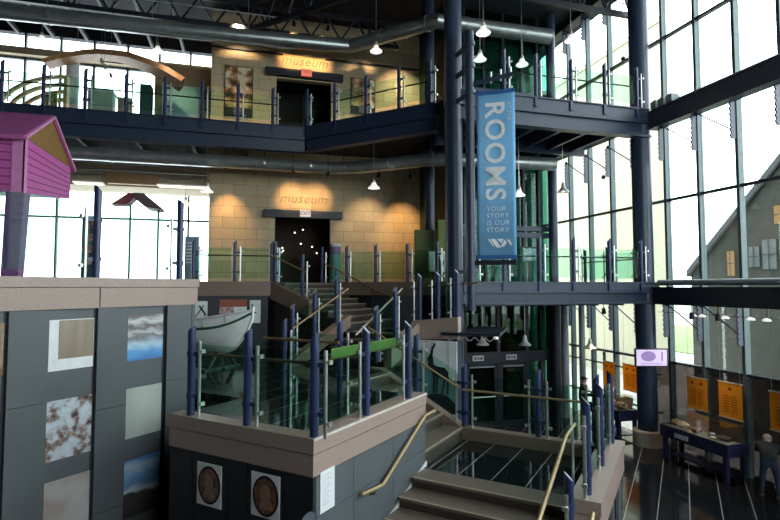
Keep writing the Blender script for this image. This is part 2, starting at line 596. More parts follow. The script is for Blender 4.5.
# gallery rooms behind the openings
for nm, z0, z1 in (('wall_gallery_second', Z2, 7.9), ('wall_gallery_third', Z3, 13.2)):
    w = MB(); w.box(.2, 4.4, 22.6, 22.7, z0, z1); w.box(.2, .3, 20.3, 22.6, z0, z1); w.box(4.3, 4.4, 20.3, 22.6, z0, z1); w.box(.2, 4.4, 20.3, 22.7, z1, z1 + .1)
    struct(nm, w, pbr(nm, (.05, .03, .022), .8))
for z, nm in ((7.42, 'trim_7'), (12.86, 'trim_8')):
    struct(nm, MB().box(.66, 3.62, 19.78, 20.0, z, z + .28), NAVYD)
struct('trim_9', MB().box(-1.3, 1.3, 19.93, 20.0, 13.72, 13.78).box(2.95, 6.8, 19.93, 20.0, 13.72, 13.78), BLACK)

# ---- glazed outer wall towards the street (x = 12.4)
w1 = sempty('window_1')
YS = [21.35, 20.1, 18.9, 17.7, 16.5, 15.3, 14.08, 12.87, 11.67, 10.45, 9.25, 8.05, 6.85, 5.65, 4.45, 3.25, 2.05, .85, -.35, -1.55, -2.75, -3.95, -5.15, -6.35]
for y in YS:
    m = MB(); m.box(12.28, 12.46, y - .045, y + .045, 0, ROOF)
    part('mullion', m, MULL, w1)
    for zt in (Z2 - .65, Z3 - .65, ROOF - .1):
        f = MB(); f.box(12.12, 12.28, y - .02, y + .02, zt - 1.0, zt)
        for k in range(7):
            f.box(12.09, 12.12, y - .02, y + .02, zt - .95 + k * .14, zt - .87 + k * .14)
        part('fin', f, NAVY, w1)
for z in (2.55, 7.43, 12.47):
    part('transom', MB().box(12.30, 12.44, -6.9, 23, z - .035, z + .035), NAVYD, w1)
for k in range(len(YS) - 1):
    part('glass_pane', MB().box(12.385, 12.4, YS[k + 1] + .045, YS[k] - .045, 0.05, ROOF), WGLASS, w1)
# low dark panels and small frames behind the ground floor cases
part('spandrel_panel', MB().box(12.40, 12.44, -6.8, 13.6, 0, 2.5), glassy('tinted_glass', (.20, .17, .17), .8), w1)
for y in (15.9, 17.1):
    part('glazing_bar', MB().box(12.3, 12.4, y - .02, y + .02, 0, 2.5), NAVYD, w1)
for z in (2.1, .95):
    part('glazing_bar', MB().box(12.3, 12.4, 13.3, 19, z - .02, z + .02), NAVYD, w1)
# wide beams across the glazed wall
for nm, z0, z1 in (('trim_10', 4.32, 4.76), ('trim_11', 9.68, 10.16)):
    m = MB(); m.box(11.95, 12.2, -6.9, 13.1, z0, z1)
    m.box(11.9, 12.25, -6.9, 13.1, z1, z1 + .04); m.box(11.9, 12.25, -6.9, 13.1, z0 - .04, z0)
    struct(nm, m, NAVYD if z0 < 6 else pbr('beam_grey', (.055, .055, .075), .45))
for y in (12.2, 12.5, 12.8):
    solo('beam_clamp', MB().box(11.86, 12.16, y - .11, y + .11, 10.2, 10.42).box(11.90, 12.12, y - .07, y + .07, 10.42, 10.46), GREYC, 'small grey clamp box on the upper window beam next to the thick column', 'clamp', 'clamp boxes on the upper window beam')
m = MB(); m.tube([(12.1, -6.9, 4.93), (12.1, 13.0, 4.93)], .09, 12); m.tube([(12.1, -6.9, 10.27), (12.1, 12.6, 10.27)], .05, 12)
struct('trim_12', m, GREYC)
struct('trim_13', MB().box(11.9, 12.3, -6.9, 23, ROOF - .3, ROOF - .02), NAVYD)
for k, (z, y0) in enumerate([(4.3, 16.5), (4.3, 15.3), (4.3, 14.08), (4.3, 11.67), (4.3, 10.45), (9.62, 16.5), (9.62, 15.3), (9.62, 14.08), (9.62, 11.67), (9.62, 10.45), (14.9, 17.7), (14.9, 16.5), (14.9, 15.3), (14.9, 14.08)]):
    m = MB(); m.tube([(12.0, y0 + .95, z), (12.2, y0 + .03, z - .72)], .018, 8); m.ball((12.0, y0 + .95, z - .01), .06)
    solo('tie_rod', m, NAVYD, 'thin dark diagonal tie rod bracing a window mullion under a beam', 'tie rod', 'tie rods at the heads of the window bays')

# ---- glazed walls at the back of the upper floors
for nm, zz, x0, x1, mull, trans in (('window_2', (Z3, 14.75), -14, -1.3, [-13.2, -12, -10.8, -9.6, -8.4, -7.17, -5.98, -4.75, -3.54, -2.33], (13.72,)),
                                    ('window_3', (Z2, 9.0), -14, -1.3, [-13, -10.1, -7.14, -2.3], (7.55,))):
    w = sempty(nm)
    for x in mull:
        part('mullion', MB().box(x - .04, x + .04, 23.0, 23.16, *zz), MULL, w)
    for z in trans:
        part('transom', MB().box(x0, x1, 23.0, 23.14, z - .04, z + .04), MULL, w)
    part('glass_pane', MB().box(x0, x1, 23.07, 23.08, *zz), WGLASS, w)
struct('trim_14', MB().box(-14, -1.3, 22.7, 23.2, 13.78, 14.06), BEIGE)
struct('wall_upper_left', MB().box(-14, -1.3, 23.0, 23.3, 14.75, ROOF), CEIL)
struct('wall_lower_left', MB().box(-14, -1.3, 23.0, 23.3, 9.0, Z3), BEIGE)
struct('wall_beige', MB().box(-3.55, -1.3, 22.0, 22.2, Z3, 13.68), pbr('beige_wall', (.40, .31, .19), .8))
struct('wall_lower_right', MB().box(-14, -1.3, 22.9, 23.3, 0, Z2), SLATED)
# lit bulkhead under the third floor
struct('trim_15', MB().box(-12, -1.3, 21.2, 22.8, 8.55, 8.95), BEIGE)
struct('trim_16', MB().box(-4.9, -3.2, 20.9, 21.3, 8.6, 9.0), pbr('timber_bulkhead', (.45, .27, .13), .6))

# ---- dark green glazed wall behind the entrance
w4 = sempty('window_4')
for x in (7.05, 7.7, 8.5, 9.3, 10.1, 10.75, 11.3):
    part('mullion', MB().box(x - .05, x + .05, 17.38, 17.55, 0, ROOF), NAVYD, w4)
for z in (6.75, 7.0, 12.1):
    part('transom', MB().box(7, 11.4, 17.36, 17.56, z - .09, z + .09), NAVY, w4)
part('glass_pane', MB().box(7, 11.35, 17.46, 17.48, 0, ROOF), GGLASS, w4)
struct('wall_behind_glass', MB().box(7, 12.3, 19.6, 19.8, 0, ROOF), pbr('green_wall', (.06, .18, .145), .7, 0, .5, .8))
w5 = sempty('window_5')
part('transom', MB().box(6.7, 10.55, 16.42, 16.6, 2.2, 2.56), NAVYD, w5)
for x in (6.72, 7.25, 8.5, 9.6, 10.5):
    part('mullion', MB().box(x - .06, x + .06, 16.44, 16.58, 0, Z2 - .5), NAVYD, w5)
part('glass_pane', MB().box(6.7, 10.5, 16.5, 16.52, 2.56, Z2 - .5), GGLASS, w5)
for k, (x0, x1) in enumerate(((7.31, 8.44), (8.56, 9.54))):
    d = sempty('door_%d' % (k + 1))
    f = MB(); f.box(x0, x0 + .09, 16.46, 16.54, 0, 2.18); f.box(x1 - .09, x1, 16.46, 16.54, 0, 2.18); f.box(x0, x1, 16.46, 16.54, 2.08, 2.18); f.box(x0, x1, 16.46, 16.54, 0, .2)
    part('door_frame', f, NAVYD, d)
    part('head_trim', MB().box(x0 + .1, x1 - .1, 16.44, 16.46, 2.04, 2.08), GREYC, d)
    part('door_glass', MB().box(x0 + .09, x1 - .09, 16.495, 16.505, .2, 2.08), GGLASS, d)
    part('push_bar', MB().tube([(x0 + .1, 16.42, 1.05), (x1 - .1, 16.42, 1.05)], .02, 8), CHROME, d)
    s = thing('exit_sign', (x0 + .4, 16.4, 2.3), 'small lit sign on the header above the %s entrance door' % ('first, column-side' if k == 0 else 'second, window-side'), 'sign', 'lit signs over the entrance doors')
    part('sign_box', MB().box(x0 + .18, x0 + .58, 16.36, 16.41, 2.29, 2.46), PAPER, s)
    part('sign_face', MB().box(x0 + .23, x0 + .53, 16.352, 16.36, 2.325, 2.425), NAVYD, s)
    words('lettering', 'EXIT', .10, PAPER, s, (x0 + .38, 16.347, 2.34), DX, DZ)

# ---- roof steel
def truss(label, a, b, zb, zt, n, nm='roof_truss'):
    a, b = Vector(a), Vector(b); d = (b - a)
    t = thing(nm, (a.x, a.y, zb), label, 'truss', 'dark navy roof steelwork')
    m = MB(); m.bar(V3(a.x, a.y, zb), V3(b.x, b.y, zb), .14, .16); part('bottom_chord', m, NAVYD, t)
    m = MB(); m.bar(V3(a.x, a.y, zt), V3(b.x, b.y, zt), .14, .16); part('top_chord', m, NAVYD, t)
    m = MB()
    for i in range(n):
        p, q, r = a + d * (i / n), a + d * ((i + .5) / n), a + d * ((i + 1) / n)
        m.bar(V3(p.x, p.y, zb), V3(q.x, q.y, zt), .06, .06); m.bar(V3(q.x, q.y, zt), V3(r.x, r.y, zb), .06, .06)
    part('web', m, NAVYD, t)


truss('dark roof truss of zigzag bars spanning from the tall column to the window wall', (5.6, 14.0, 0), (12.2, 14.0, 0), 13.75, 14.9, 7)
truss('dark roof truss crossing above the upper museum sign behind the long duct', (-9, 18.9, 0), (5.6, 18.9, 0), 14.05, 14.95, 13)
truss('dark roof truss running toward the upper museum wall from the tall column', uv(-9.5, 8.2), uv(-2.0, 8.2), 14.0, 14.95, 8)
for x in (-8.6, -7.4, -6.2, -5.0, -3.8, -2.6):
    m = MB(); m.bar((x, 17.6, 14.72), (x, 22.9, 14.72), .1, .16)
    solo('ceiling_joist', m, pbr('joist_grey', (.045, .05, .055), .6) if 'joist_grey' not in MATS else MATS['joist_grey'], 'grey steel joist under the roof above the arched timber beam', 'joist', 'grey joists above the arched beam')
for k, (y, z) in enumerate(((19.3, 9.25), (19.9, 9.12), (20.5, 9.0), (21.0, 8.92))):
    m = MB(); m.tube([(-12, y, z), (-1.4, y, z)], .03, 8)
    for x in (-9, -6.5, -4, -2):
        m.tube([(x, y, z), (x, y, Z3 - .35)], .008, 6)
    solo('ceiling_conduit', m, GREYC, 'thin pale conduit slung under the third floor above the red display roof', 'conduit', 'pale conduits under the third floor')
for y, z in ((18.1, 14.2), (17.9, 13.05)):
    m = MB(); m.tube([(-12, y, z), (1.5, y, z)], .022, 8)
    for x in (-9, -6, -3, 0):
        m.tube([(x, y, z), (x, y, ROOF - .02)], .008, 6)
    solo('hanging_lighting_bar', m, GREYC, 'thin grey bar hung on wires beside the long upper duct', 'bar', 'thin bars hung under the roof')

# ---- columns
def column(label, x, y, r, z0, z1, mat, base=None, cat='column'):
    t = thing('steel_column', (x, y, z0), label, cat)
    part('shaft', MB().tube([(x, y, z0), (x, y, z1)], r, 28), mat, t)
    m = MB()
    for z in (Z2 - .3, Z3 - .4):
        if z0 < z < z1:
            m.lathe([(r, z - .05), (r + .03, z - .05), (r + .03, z + .05), (r, z + .05)], (x, y, 0), 28)
    if len(m.bm.verts):
        part('collar', m, mat, t)
    if base:
        part('plinth', MB().lathe([(0, 0), (base, 0), (base, .42), (base - .04, .46), (0, .46)], (x, y, z0), 28), base_mat, t, 'pale stone plinth')
    return t


base_mat = pbr('plinth_stone', (.50, .42, .37), .6)
column('tall round navy steel column beside the blue hanging banner', 5.55, 13.3, .245, 0, ROOF, NAVY)
column('thick navy steel column before the window wall carrying the small screen', 11.93, 13.42, .29, 0, ROOF, NAVY, .42)
column('slim navy column behind the green boards at the corner of the museum wall', 6.3, 17.3, .18, Z2, ROOF, NAVY)
column('slim navy column where the dark green glass meets the bright windows', 11.15, 17.1, .17, Z2, ROOF, NAVY)
column('dark navy column beside the entrance doors', 10.6, 16.2, .17, 0, Z2 - .35, NAVYD)
column('pale grey round column between the entrance and the window wall', 11.5, 17.0, .14, 0, Z2 - .35, GREYC)
column('second pale grey round column, close to the window wall', 11.95, 16.6, .11, 0, Z2 - .35, GREYC)
column('blue grey column under the arched timber beam', -6.2, 21.2, .22, Z3, 13.1, pbr('bluegrey_paint', (.50, .55, .60), .5))
m = MB(); m.box(-7.05, 0, 21.4, 21.5, 0, .01)

# ---- ducts
def duct(label, pts, r):
    t = thing('air_duct', pts[0], label, 'duct')
    m = MB(); m.tube(pts, r, 20); part('pipe', m, DUCT, t)
    P = [Vector(p) for p in pts]
    for a, b in zip(P, P[1:]):
        n = max(1, int((b - a).length / 1.5)); d = (b - a).normalized()
        for i in range(n):
            c = a + (b - a) * ((i + .5) / n)
            part('joint_band', MB().tube([c - d * .03, c + d * .03], r + .02, 20), DUCT, t)
    for a, b in zip(P, P[1:]):
        n = max(1, int((b - a).length / 3))
        for i in range(n):
            c = a + (b - a) * ((i + .4) / n)
            part('hanger_rod', MB().tube([c + DZ * (r - .01), V3(c.x, c.y, ROOF if c.z > Z3 else Z3 - .35)], .012, 6), NAVYD, t)


duct('long silver air duct under the roof, crossing above the upper museum sign', [(-13.5, 18.5, 13.3), (-2, 18.5, 13.5), (3.6, 18.5, 13.68), (5.55, 16.3, 13.62), (6.0, 15.75, 13.6), (10.1, 15.5, 13.48)], .25)
duct('silver air duct below the third floor, crossing above the lower museum sign', [(-13.5, 18.5, 9.05), (-5, 18.5, 9.08), (3.0, 18.5, 9.1), (3.9, 18.0, 9.08), (5.6, 15.9, 8.95), (6.1, 15.6, 8.93), (10.0, 15.2, 8.93)], .22)

# ================================================================== RAISED BLOCK CARRYING THE MAGENTA HOUSE
blk = sempty('wall_raised_block')
part('core', MB().ubox(-16.5, -3.7, -9.5, 1.2, 0, 4.46), SLATED, blk)
part('deck', MB().prism([V3(p.x, p.y, 4.46) for p in PW], (0, 0, .44)), WOODFL, blk)
m = MB(); m.para(uv(-4.35, -9.5, 4.49), DU * .73, DV * 10.8, DZ * .30); m.para(uv(-4.35, -9.5, 4.80), DU * .745, DV * 10.82, DZ * .14)
cop = part('coping', m, GRANITE, blk)
m = MB()
for v in (-4.4, -1.1 - 1.3, -.5 + .0, 5):
    if v < 1:
        m.para(uv(-3.62, v, 4.5), DU * .006, DV * .012, DZ * .44)
part('coping_joint', m, GAP, blk)
# wall panels: a plain proud panel, then a recessed panel with prints, then a dark gap
v = 1.28
k = 0
for v0, v1, plain in ((.70, 1.27, True), (-.02, .66, False), (-.50, -.02, True), (-1.19, -.52, False), (-1.68, -1.19, True), (-2.36, -1.7, False), (-2.9, -2.36, True), (-3.6, -2.92, False), (-4.2, -3.6, True), (-4.8, -4.2, True), (-9.4, -4.82, True)):
    x = 0.06 if plain else .025
    m = MB()
    if plain:
        zz = [0, 1.45, 3.0 + (.25 if k % 4 == 0 else 0) - .03, 4.49]
        for a, b in zip(zz, zz[1:]):
            m.para(uv(-3.7, v0, a + .004), DU * x, DV * (v1 - v0), DZ * (b - a - .008))
    else:
        m.para(uv(-3.7, v0, 0), DU * x, DV * (v1 - v0 - .03), DZ * 4.49)
    part('wall_panel', m, SLATEP, blk); k += 1
part('end_panel', MB().para(uv(-4.35, 1.2, 0), DU * .72, DV * .05, DZ * 4.49), SLATEP, blk)

sepia = photo('print_sepia', [(.3, (.20, .155, .11)), (.7, (.33, .27, .20))], 5, (1, 1, .15))
rocks = photo('print_rocks', [(.33, (.05, .03, .03)), (.42, (.24, .16, .14)), (.5, (.44, .48, .54)), (.7, (.58, .62, .68))], 7)
pale = photo('print_pale', [(.35, (.33, .24, .23)), (.5, (.40, .38, .37)), (.7, (.52, .50, .49))], 1.6)
ice = photo('print_ice', [(0, (.05, .19, .48)), (.18, (.10, .32, .62)), (.34, (.42, .55, .68)), (.52, (.16, .15, .16)), (.6, (.45, .46, .47)), (.72, (.10, .085, .08)), (.85, (.55, .55, .55)), (1, (.13, .11, .1))], 5, (1, 1, 2), 4, .35, (3.63, 4.36, .30))
mist = photo('print_mist', [(.3, (.30, .33, .32)), (.7, (.46, .48, .44))], 1.5, (1, 1, .2))
coast = photo('print_coast', [(0, (.035, .03, .03)), (.36, (.06, .05, .05)), (.44, (.45, .52, .58)), (.55, (.12, .22, .42)), (.72, (.16, .32, .58)), (.85, (.42, .5, .6)), (1, (.05, .2, .5))], 2.2, (1.5, 1.5, 2.5), 4, .35, (1.19, 2.08, .35))
reds = photo('print_reds', [(.35, (.10, .03, .02)), (.55, (.32, .20, .12)), (.7, (.04, .14, .09))], 3)


def wall_print(label, v0, v1, z0, z1, mat, mat2=None, cat='photograph'):
    t = thing('wall_print', uv(-3.67, v0, z0), label, cat, 'prints on the slate wall under the magenta house')
    part('sheet', MB().para(uv(-3.676, v0, z0), DU * .012, DV * (v1 - v0), DZ * (z1 - z0)), mat2 or mat, t)
    if mat2:
        part('picture', MB().para(uv(-3.664, v0 + .13, z0 + .16), DU * .008, DV * (v1 - v0 - .14), DZ * (z1 - z0 - .17)), mat, t)


wall_print('faded sepia print with a white margin, topmost of its column', -1.17, -.545, 3.63, 4.34, sepia, PAPER)
wall_print('print of dark boulders in white snow on the slate wall', -1.17, -.545, 2.40, 3.22, rocks)
wall_print('pale pinkish print, lowest of the column below the boulders print', -1.17, -.545, 1.35, 2.12, pale)
wall_print('print of blue ice below dark rock near the top of the slate wall', 0.0, .635, 3.63, 4.36, ice)
wall_print('misty grey green print between the ice print and the coast print', 0.0, .635, 2.42, 3.20, mist)
wall_print('print of a blue sky over dark coast, lowest of its column', 0.0, .635, 1.19, 2.08, coast)
wall_print('narrow view of a dark red and green print at the picture edge', -2.33, -1.72, 3.67, 4.34, reds)

# glass railing on the coping, with paired posts
railing('glass_railing', 'glass balustrade on the granite coping before the magenta house', [uv(-3.78, x, 4.94) for x in (-3.6, -2.05, -.47, 1.03)], ends=(2, .1), gtop=1.14, flip=True, cut='tall')

# magenta house on stilts
h = thing('stilt_house', (-5.5, 12.7, Z2 - .05), 'bright magenta clapboard model house on stilts behind the glass balustrade', 'model house')
X0, Y0, Y1 = -4.11, 11.4, 14.12
zE, zB0, zB1, zA, ym = 7.68, 6.6, 6.93, 8.45, 12.74
body = MB()
body.prism([V3(X0, Y0, zB0), V3(X0, Y1, zB1), V3(X0, Y1, zE), V3(X0, Y0, zE)], (-3.6, 0, 0))
bw = part('walls', body, MAGENTA, h)
g = MB()
for i in range(1, 7):
    z = zB0 + (zE - zB0) * i / 7
    g.box(X0 - 3.4, X0 - .22, Y0 - .006, Y0 + .01, z - .012, z + .008)
for i in range(0, 6):
    za = zB0 + .07 + (zE - zB0) * (i + .4) / 7; zb = zB1 + (zE - zB1) * (i + .4) / 7
    g.para(V3(X0 - .004, Y0 + .12, za), (.01, 0, 0), (0, Y1 - Y0 - .14, zb - za), (0, 0, .018))
part('clapboard_groove', g, MAGLINE, bw)
g = MB(); g.box(X0 - .2, X0 + .012, Y0 - .015, Y0 + .02, zB0, zE); g.box(X0 - .02, X0 + .015, Y0 - .015, Y0 + .12, zB0, zE)
part('corner_board', g, MAGTRIM, bw)
g = MB(); g.prism([V3(X0 - .02, Y0, zE), V3(X0 - .02, Y1, zE), V3(X0 - .02, ym, zA)], (.03, 0, 0))
part('gable_board', g, OCHRE, h, 'ochre brown gable triangle')
g = MB()
for ya, za in ((Y0 - .14, zE - .08), (Y1 + .14, zE - .08)):
    g.prism([V3(X0 + .04, ya, za), V3(X0 + .04, ym, zA), V3(X0 + .04, ym, zA + .09), V3(X0 + .04, ya, za + .09)], (-3.9, 0, 0))
part('roof', g, MAGD, h)
g = MB()
for ya, za in ((Y0 - .14, zE - .08), (Y1 + .14, zE - .08)):
    g.bar((X0 + .05, ya, za + .04), (X0 + .05, ym, zA + .05), .06, .07, DX)
part('barge_board', g, MAGTRIM, h)
for (x, y, zt) in ((X0 - .17, Y0 + .16, zB0 + .02), (X0 - 3.3, Y0 + .2, zB0 + .02)):
    g = MB(); g.prism([V3(x - .18, y - .1, Z2 - .05), V3(x + .10, y - .1, Z2 - .05), V3(x + .17, y - .1, zt), V3(x - .14, y - .1, zt)], (0, .3, 0))
    lg = part('leg', g, PURPLE, h)
    g = MB()
    for i in range(8):
        z = Z2 + .1 + i * .19; g.box(x + .06, x + .12 + (z - Z2) * .045, y - .108, y - .1, z, z + .025)
    part('leg_groove', g, MAGLINE, lg)

# ================================================================== STAIRS
# ---- upper landing
ul = sempty('floor_upper_landing')
poly = [(-2.58, 0), (0, 0), (0, 3.1), (-1.95, 3.1), (-1.95, 7.0), (-7.1, 7.0), (-10.3, 3.7), (-10.3, 1.4), (-2.58, 1.4)]
pts = [uv(a, b) for a, b in poly]
part('core', MB().prism([V3(p.x, p.y, 0) for p in [uv(-2.55, .03), uv(-.03, .03), uv(-.03, 3.07), uv(-1.98, 3.07), uv(-1.98, 7), uv(-7.1, 7), uv(-10.3, 3.7), uv(-10.3, 1.4), uv(-2.55, 1.4)]], (0, 0, 2.8)), SLATED, ul)
part('floor_tiles', MB().prism([V3(p.x, p.y, 2.8) for p in pts], (0, 0, .12)), LANDF, ul)
m = MB()
for z0, z1, e in ((2.5, 2.76, .0), (2.775, 2.96, .015)):
    m.ubox(-2.6 - e, e + .03, -.03 - e, .22, z0, z1); m.ubox(-.28, .03 + e, .22, 3.12, z0, z1)
part('coping', m, GRANITE, ul)
part('coping_nosing', MB().ubox(.02, .05, -.04, 3.13, 2.935, 2.965), pbr('pale_edge', (.62, .58, .52), .35), ul)
# dark panels on the long side, grey panels on the stair side
m = MB()
for u0, u1, t in ((-2.57, -2.12, .03), (-2.10, -1.40, .012), (-1.38, -1.10, .03), (-1.08, -.42, .012), (-.40, .03, .03)):
    m.ubox(u0, u1, -t, .03, 0, 2.49)
part('wall_panel', m, pbr('panel_charcoal', (.012, .014, .017), .5), ul)
m = MB()
for v0, v1 in ((0.03, .85), (.86, 1.95), (1.96, 3.1)):
    for z0, z1 in ((0, 1.15), (1.16, 2.0), (2.01, 2.49)):
        m.ubox(-.03, .03, v0, v1, z0, z1)
part('wall_panel', m, SLATEP, ul)
m = MB(); m.prism([uv(.03, 3.12, 1.72), uv(.03, 3.12, 1.80), uv(.03, 1.2, 1.16), uv(.03, 1.2, 1.08)], DU * .02)
part('skirting', m, PAPER, ul)

oval = photo('print_medal', [(.35, (.07, .025, .015)), (.55, (.17, .075, .045)), (.7, (.26, .15, .10))], 9)
for u0, u1, z0, z1, lab in ((-2.0, -1.53, 1.80, 2.37, 'round brown medal print on white card, beside the raised block'), (-.98, -.5, 1.86, 2.41, 'round dark medal print with a face on white card, near the landing corner')):
    t = thing('medal_print', uv(u0, -.03, z0), lab, 'picture', 'medal prints on the landing wall')
    part('card', MB().ubox(u0, u1, -.024, -.012, z0, z1), PAPER, t)
    cu, cz = (u0 + u1) / 2 + .01, (z0 + z1) / 2
    m = MB(); m.prism([uv(cu + .215 * math.cos(a * PI / 16), -.025, cz + .255 * math.sin(a * PI / 16)) for a in range(32)], -DV * .008)
    part('medal_ring', m, GAP, t)
    m = MB(); m.prism([uv(cu + .185 * math.cos(a * PI / 16), -.034, cz + .222 * math.sin(a * PI / 16)) for a in range(32)], -DV * .004)
    md = part('medal', m, oval, t)
    m = MB(); m.prism([uv(cu + .08 * math.cos(a * PI / 10), -.038, cz + .04 + .10 * math.sin(a * PI / 10)) for a in range(20)], -DV * .006)
    m.prism([uv(cu - .06, -.038, cz - .05), uv(cu + .10, -.038, cz - .05), uv(cu + .13, -.038, cz - .16), uv(cu - .10, -.038, cz - .16)], -DV * .006)
    part('relief_head', m, pbr('medal_relief_%d' % int(cu * -10), (.27, .15, .10), .5), md)
t = thing('wall_notice', uv(.03, .1, 2.02), 'tall white printed notice on the landing wall above the steps', 'notice')
part('sheet', MB().ubox(.03, .042, .10, .40, 2.02, 2.52), PAPER, t)
m = MB()
for i in range(12):
    m.ubox(.042, .044, .14, .14 + .22 * random.uniform(.6, 1), 2.46 - i * .032, 2.467 - i * .032)
part('printed_line', m, pbr('grey_ink', (.35, .36, .4), .7), t)

railing('glass_railing', 'clear glass balustrade with slant-topped blue posts on the long side of the landing', [uv(u, .06, 2.96) for u in (-2.26, -1.15, -.03)], ends=(.28, 0), rail=(.16, .86, .1, -.15), railmat=WOODR)
r = railing('glass_railing', 'clear glass balustrade above the landing coping beside the brass wall rail', [uv(-.05, v, 2.96) for v in (-.0, 1.30, 2.62)], ends=(0, .45), rail=(.16, .86, -.2, .3), railmat=WOODR, flip=True, skip=(0,), cut='-y')
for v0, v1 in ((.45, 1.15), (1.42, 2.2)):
    part('lawn_reflection', MB().ubox(-.065, -.058, v0, v1, 3.86, 3.99), LAWNREF, r, 'lime green lawn reflection painted on the glass')  # reflection of the outside lawn, painted as a lime strip on the glass
railing('glass_railing', 'short balustrade with brown timber rail standing inside the upper landing', [uv(u, 2.6, 2.92) for u in (-2.72, -1.42)], ends=(0, 0), rail=(-.18, .9, .35, .1), railmat=WOODR, rail_r=.028)

# ---- boat on its cradle
bt = thing('wooden_boat', uv(-6.3, 3.5, 2.92), 'white wooden rowing boat with green rubbing strake on a cradle', 'boat')


def hull(u):
    """half width, keel height and sheer height of the hull at u"""
    t = (u + 4.42) / -4.6                     # 0 at the bow, 1 at the stern
    t = min(1, max(0, t))
    w = .66 * (math.sin(min(1, t * 1.45) * PI / 2) ** .75) * (1 - .35 * max(0, t - .6))
    keel = 3.26 + .80 * max(0, 1 - t / .2) ** 2.0 + .1 * max(0, t - .8)
    sheer = 3.86 + .42 * (1 - t) ** 2.2 + .12 * t * t
    return w, keel, sheer


N = 26
rows = []
for i in range(N + 1):
    u = -4.42 - 4.6 * (i / N) ** 1.3
    w, kz, sz = hull(u)
    prof = []
    for a, b in ((0, 0), (.16, .02), (.55, .16), (.84, .40), (.97, .68), (1, 1)):
        prof.append((w * a, kz + (sz - kz) * b))
    rows.append((u, prof))
m = MB()
grid = []
for u, prof in rows:
    ln = [(u, 3.5 - y, z) for y, z in prof[::-1]] + [(u, 3.5 + y, z) for y, z in prof[1:]]
    grid.append([m.bm.verts.new(uv(*p)) for p in ln])
for a, b in zip(grid, grid[1:]):
    for k in range(len(a) - 1):
        m.bm.faces.new((a[k], a[k + 1], b[k + 1], b[k]))
m.bm.faces.new(grid[-1])
hl = part('hull', m, BOATW, bt)
md = hl.modifiers.new('shell', 'SOLIDIFY'); md.thickness = .03; md.offset = -1
for sgn, nm in ((-1, 'rubbing_strake'), (1, 'rubbing_strake')):
    m = MB(); p = []
    for u, prof in rows:
        w, kz, sz = hull(u)
        p.append(uv(u, 3.5 + sgn * (w * .985 + .012), kz + (sz - kz) * .72))
    m.tube(p, .028, 8); part(nm, m, BOATG, bt, 'dark green rubbing strake')
    m = MB(); p = [uv(u, 3.5 + sgn * (hull(u)[0] + .005), hull(u)[2]) for u, _ in rows]
    m.tube(p, .022, 8); part('gunwale', m, WHITE, bt)
    m = MB()
    for u in (-5.0, -5.55, -6.1, -6.7, -7.3, -7.9):
        w, kz, sz = hull(u); m.bar(uv(u, 3.5 + sgn * (w + .008), kz + (sz - kz) * .74), uv(u, 3.5 + sgn * (w + .008), sz), .02, .012)
    part('strake_butt', m, GREYC, bt)
m = MB(); m.tube([uv(-4.40, 3.5, 4.36), uv(-4.42, 3.5, 4.1), uv(-4.62, 3.5, 3.72), uv(-4.95, 3.5, 3.40), uv(-5.4, 3.5, 3.25), uv(-8.9, 3.5, 3.26)], .035, 8); part('keel', m, BOATW, bt)
m = MB()
for u in (-5.6, -6.6, -7.6):
    w, kz, sz = hull(u); m.ubox(u - .1, u + .1, 3.5 - w * .95, 3.5 + w * .95, sz - .18, sz - .14)
part('thwart', m, WHITE, bt)
CRG = pbr('cradle_green', (.012, .05, .03), .5)
cr = thing('boat_cradle', uv(-6.6, 3.5, 2.92), 'dark green timber cradle propping up the white boat', 'cradle')
for u in (-5.35, -7.9):
    m = MB(); m.bar(uv(u, 2.95, 2.94), uv(u, 4.05, 2.94), .12, .05)
    for sg in (-1, 1):
        m.bar(uv(u, 3.5 + sg * .42, 2.94), uv(u, 3.5 + sg * .16, 3.30), .07, .06)
    m.bar(uv(u, 3.5, 2.94), uv(u, 3.5, 3.22), .06, .06)
    part('trestle', m, CRG, cr)
part('runner', MB().bar(uv(-5.2, 3.5, 2.935), uv(-8.1, 3.5, 2.935), .1, .03), CRG, cr)

# prints behind the boat
for x0, x1, z0, z1, mat, lab in ((-1.44, -1.06, 3.4, 4.38, 'harpoon', 'white sheet with a black anchor drawing behind the boat'), (-.72, .07, 3.6, 4.42, 'red', 'red and white printed panel behind the boat'), (.16, .48, 3.7, 4.40, 'white', 'small white sheet with dark marks on the wall behind the boat bow')):
    t = thing('wall_poster', (x0, 16.48, z0), lab, 'poster')
    part('sheet', MB().box(x0, x1, 16.475, 16.497, z0, z1), PAPER, t)
    if mat == 'harpoon':
        m = MB(); m.bar((x0 + .04, 16.47, z0 + .5), (x0 + .28, 16.47, z0 + .86), .03, .008, DY); m.bar((x0 + .15, 16.47, z0 + .84), (x0 + .34, 16.47, z0 + .56), .05, .008, DY)
        m.bar((x0 + .3, 16.47, z0 + .58), (x0 + .3, 16.47, z0 + .2), .02, .008, DY)
        part('drawing', m, BLACK, t)
    elif mat == 'red':
        part('title_band', MB().box(x0, x1, 16.468, 16.476, z1 - .22, z1), pbr('rust_red', (.30, .075, .045), .6), t)
        part('picture', MB().box(x0, x0 + .42, 16.468, 16.476, z0, z1 - .22), photo('print_crowd', [(.35, (.22, .06, .06)), (.6, (.52, .40, .40))], 9), t)
    else:
        m = MB(); m.box(x0 + .05, x0 + .09, 16.47, 16.476, z0 + .48, z0 + .58); m.box(x0 + .06, x0 + .2, 16.47, 16.476, z0 + .3, z0 + .34)
        part('drawing', m, BLACK, t)

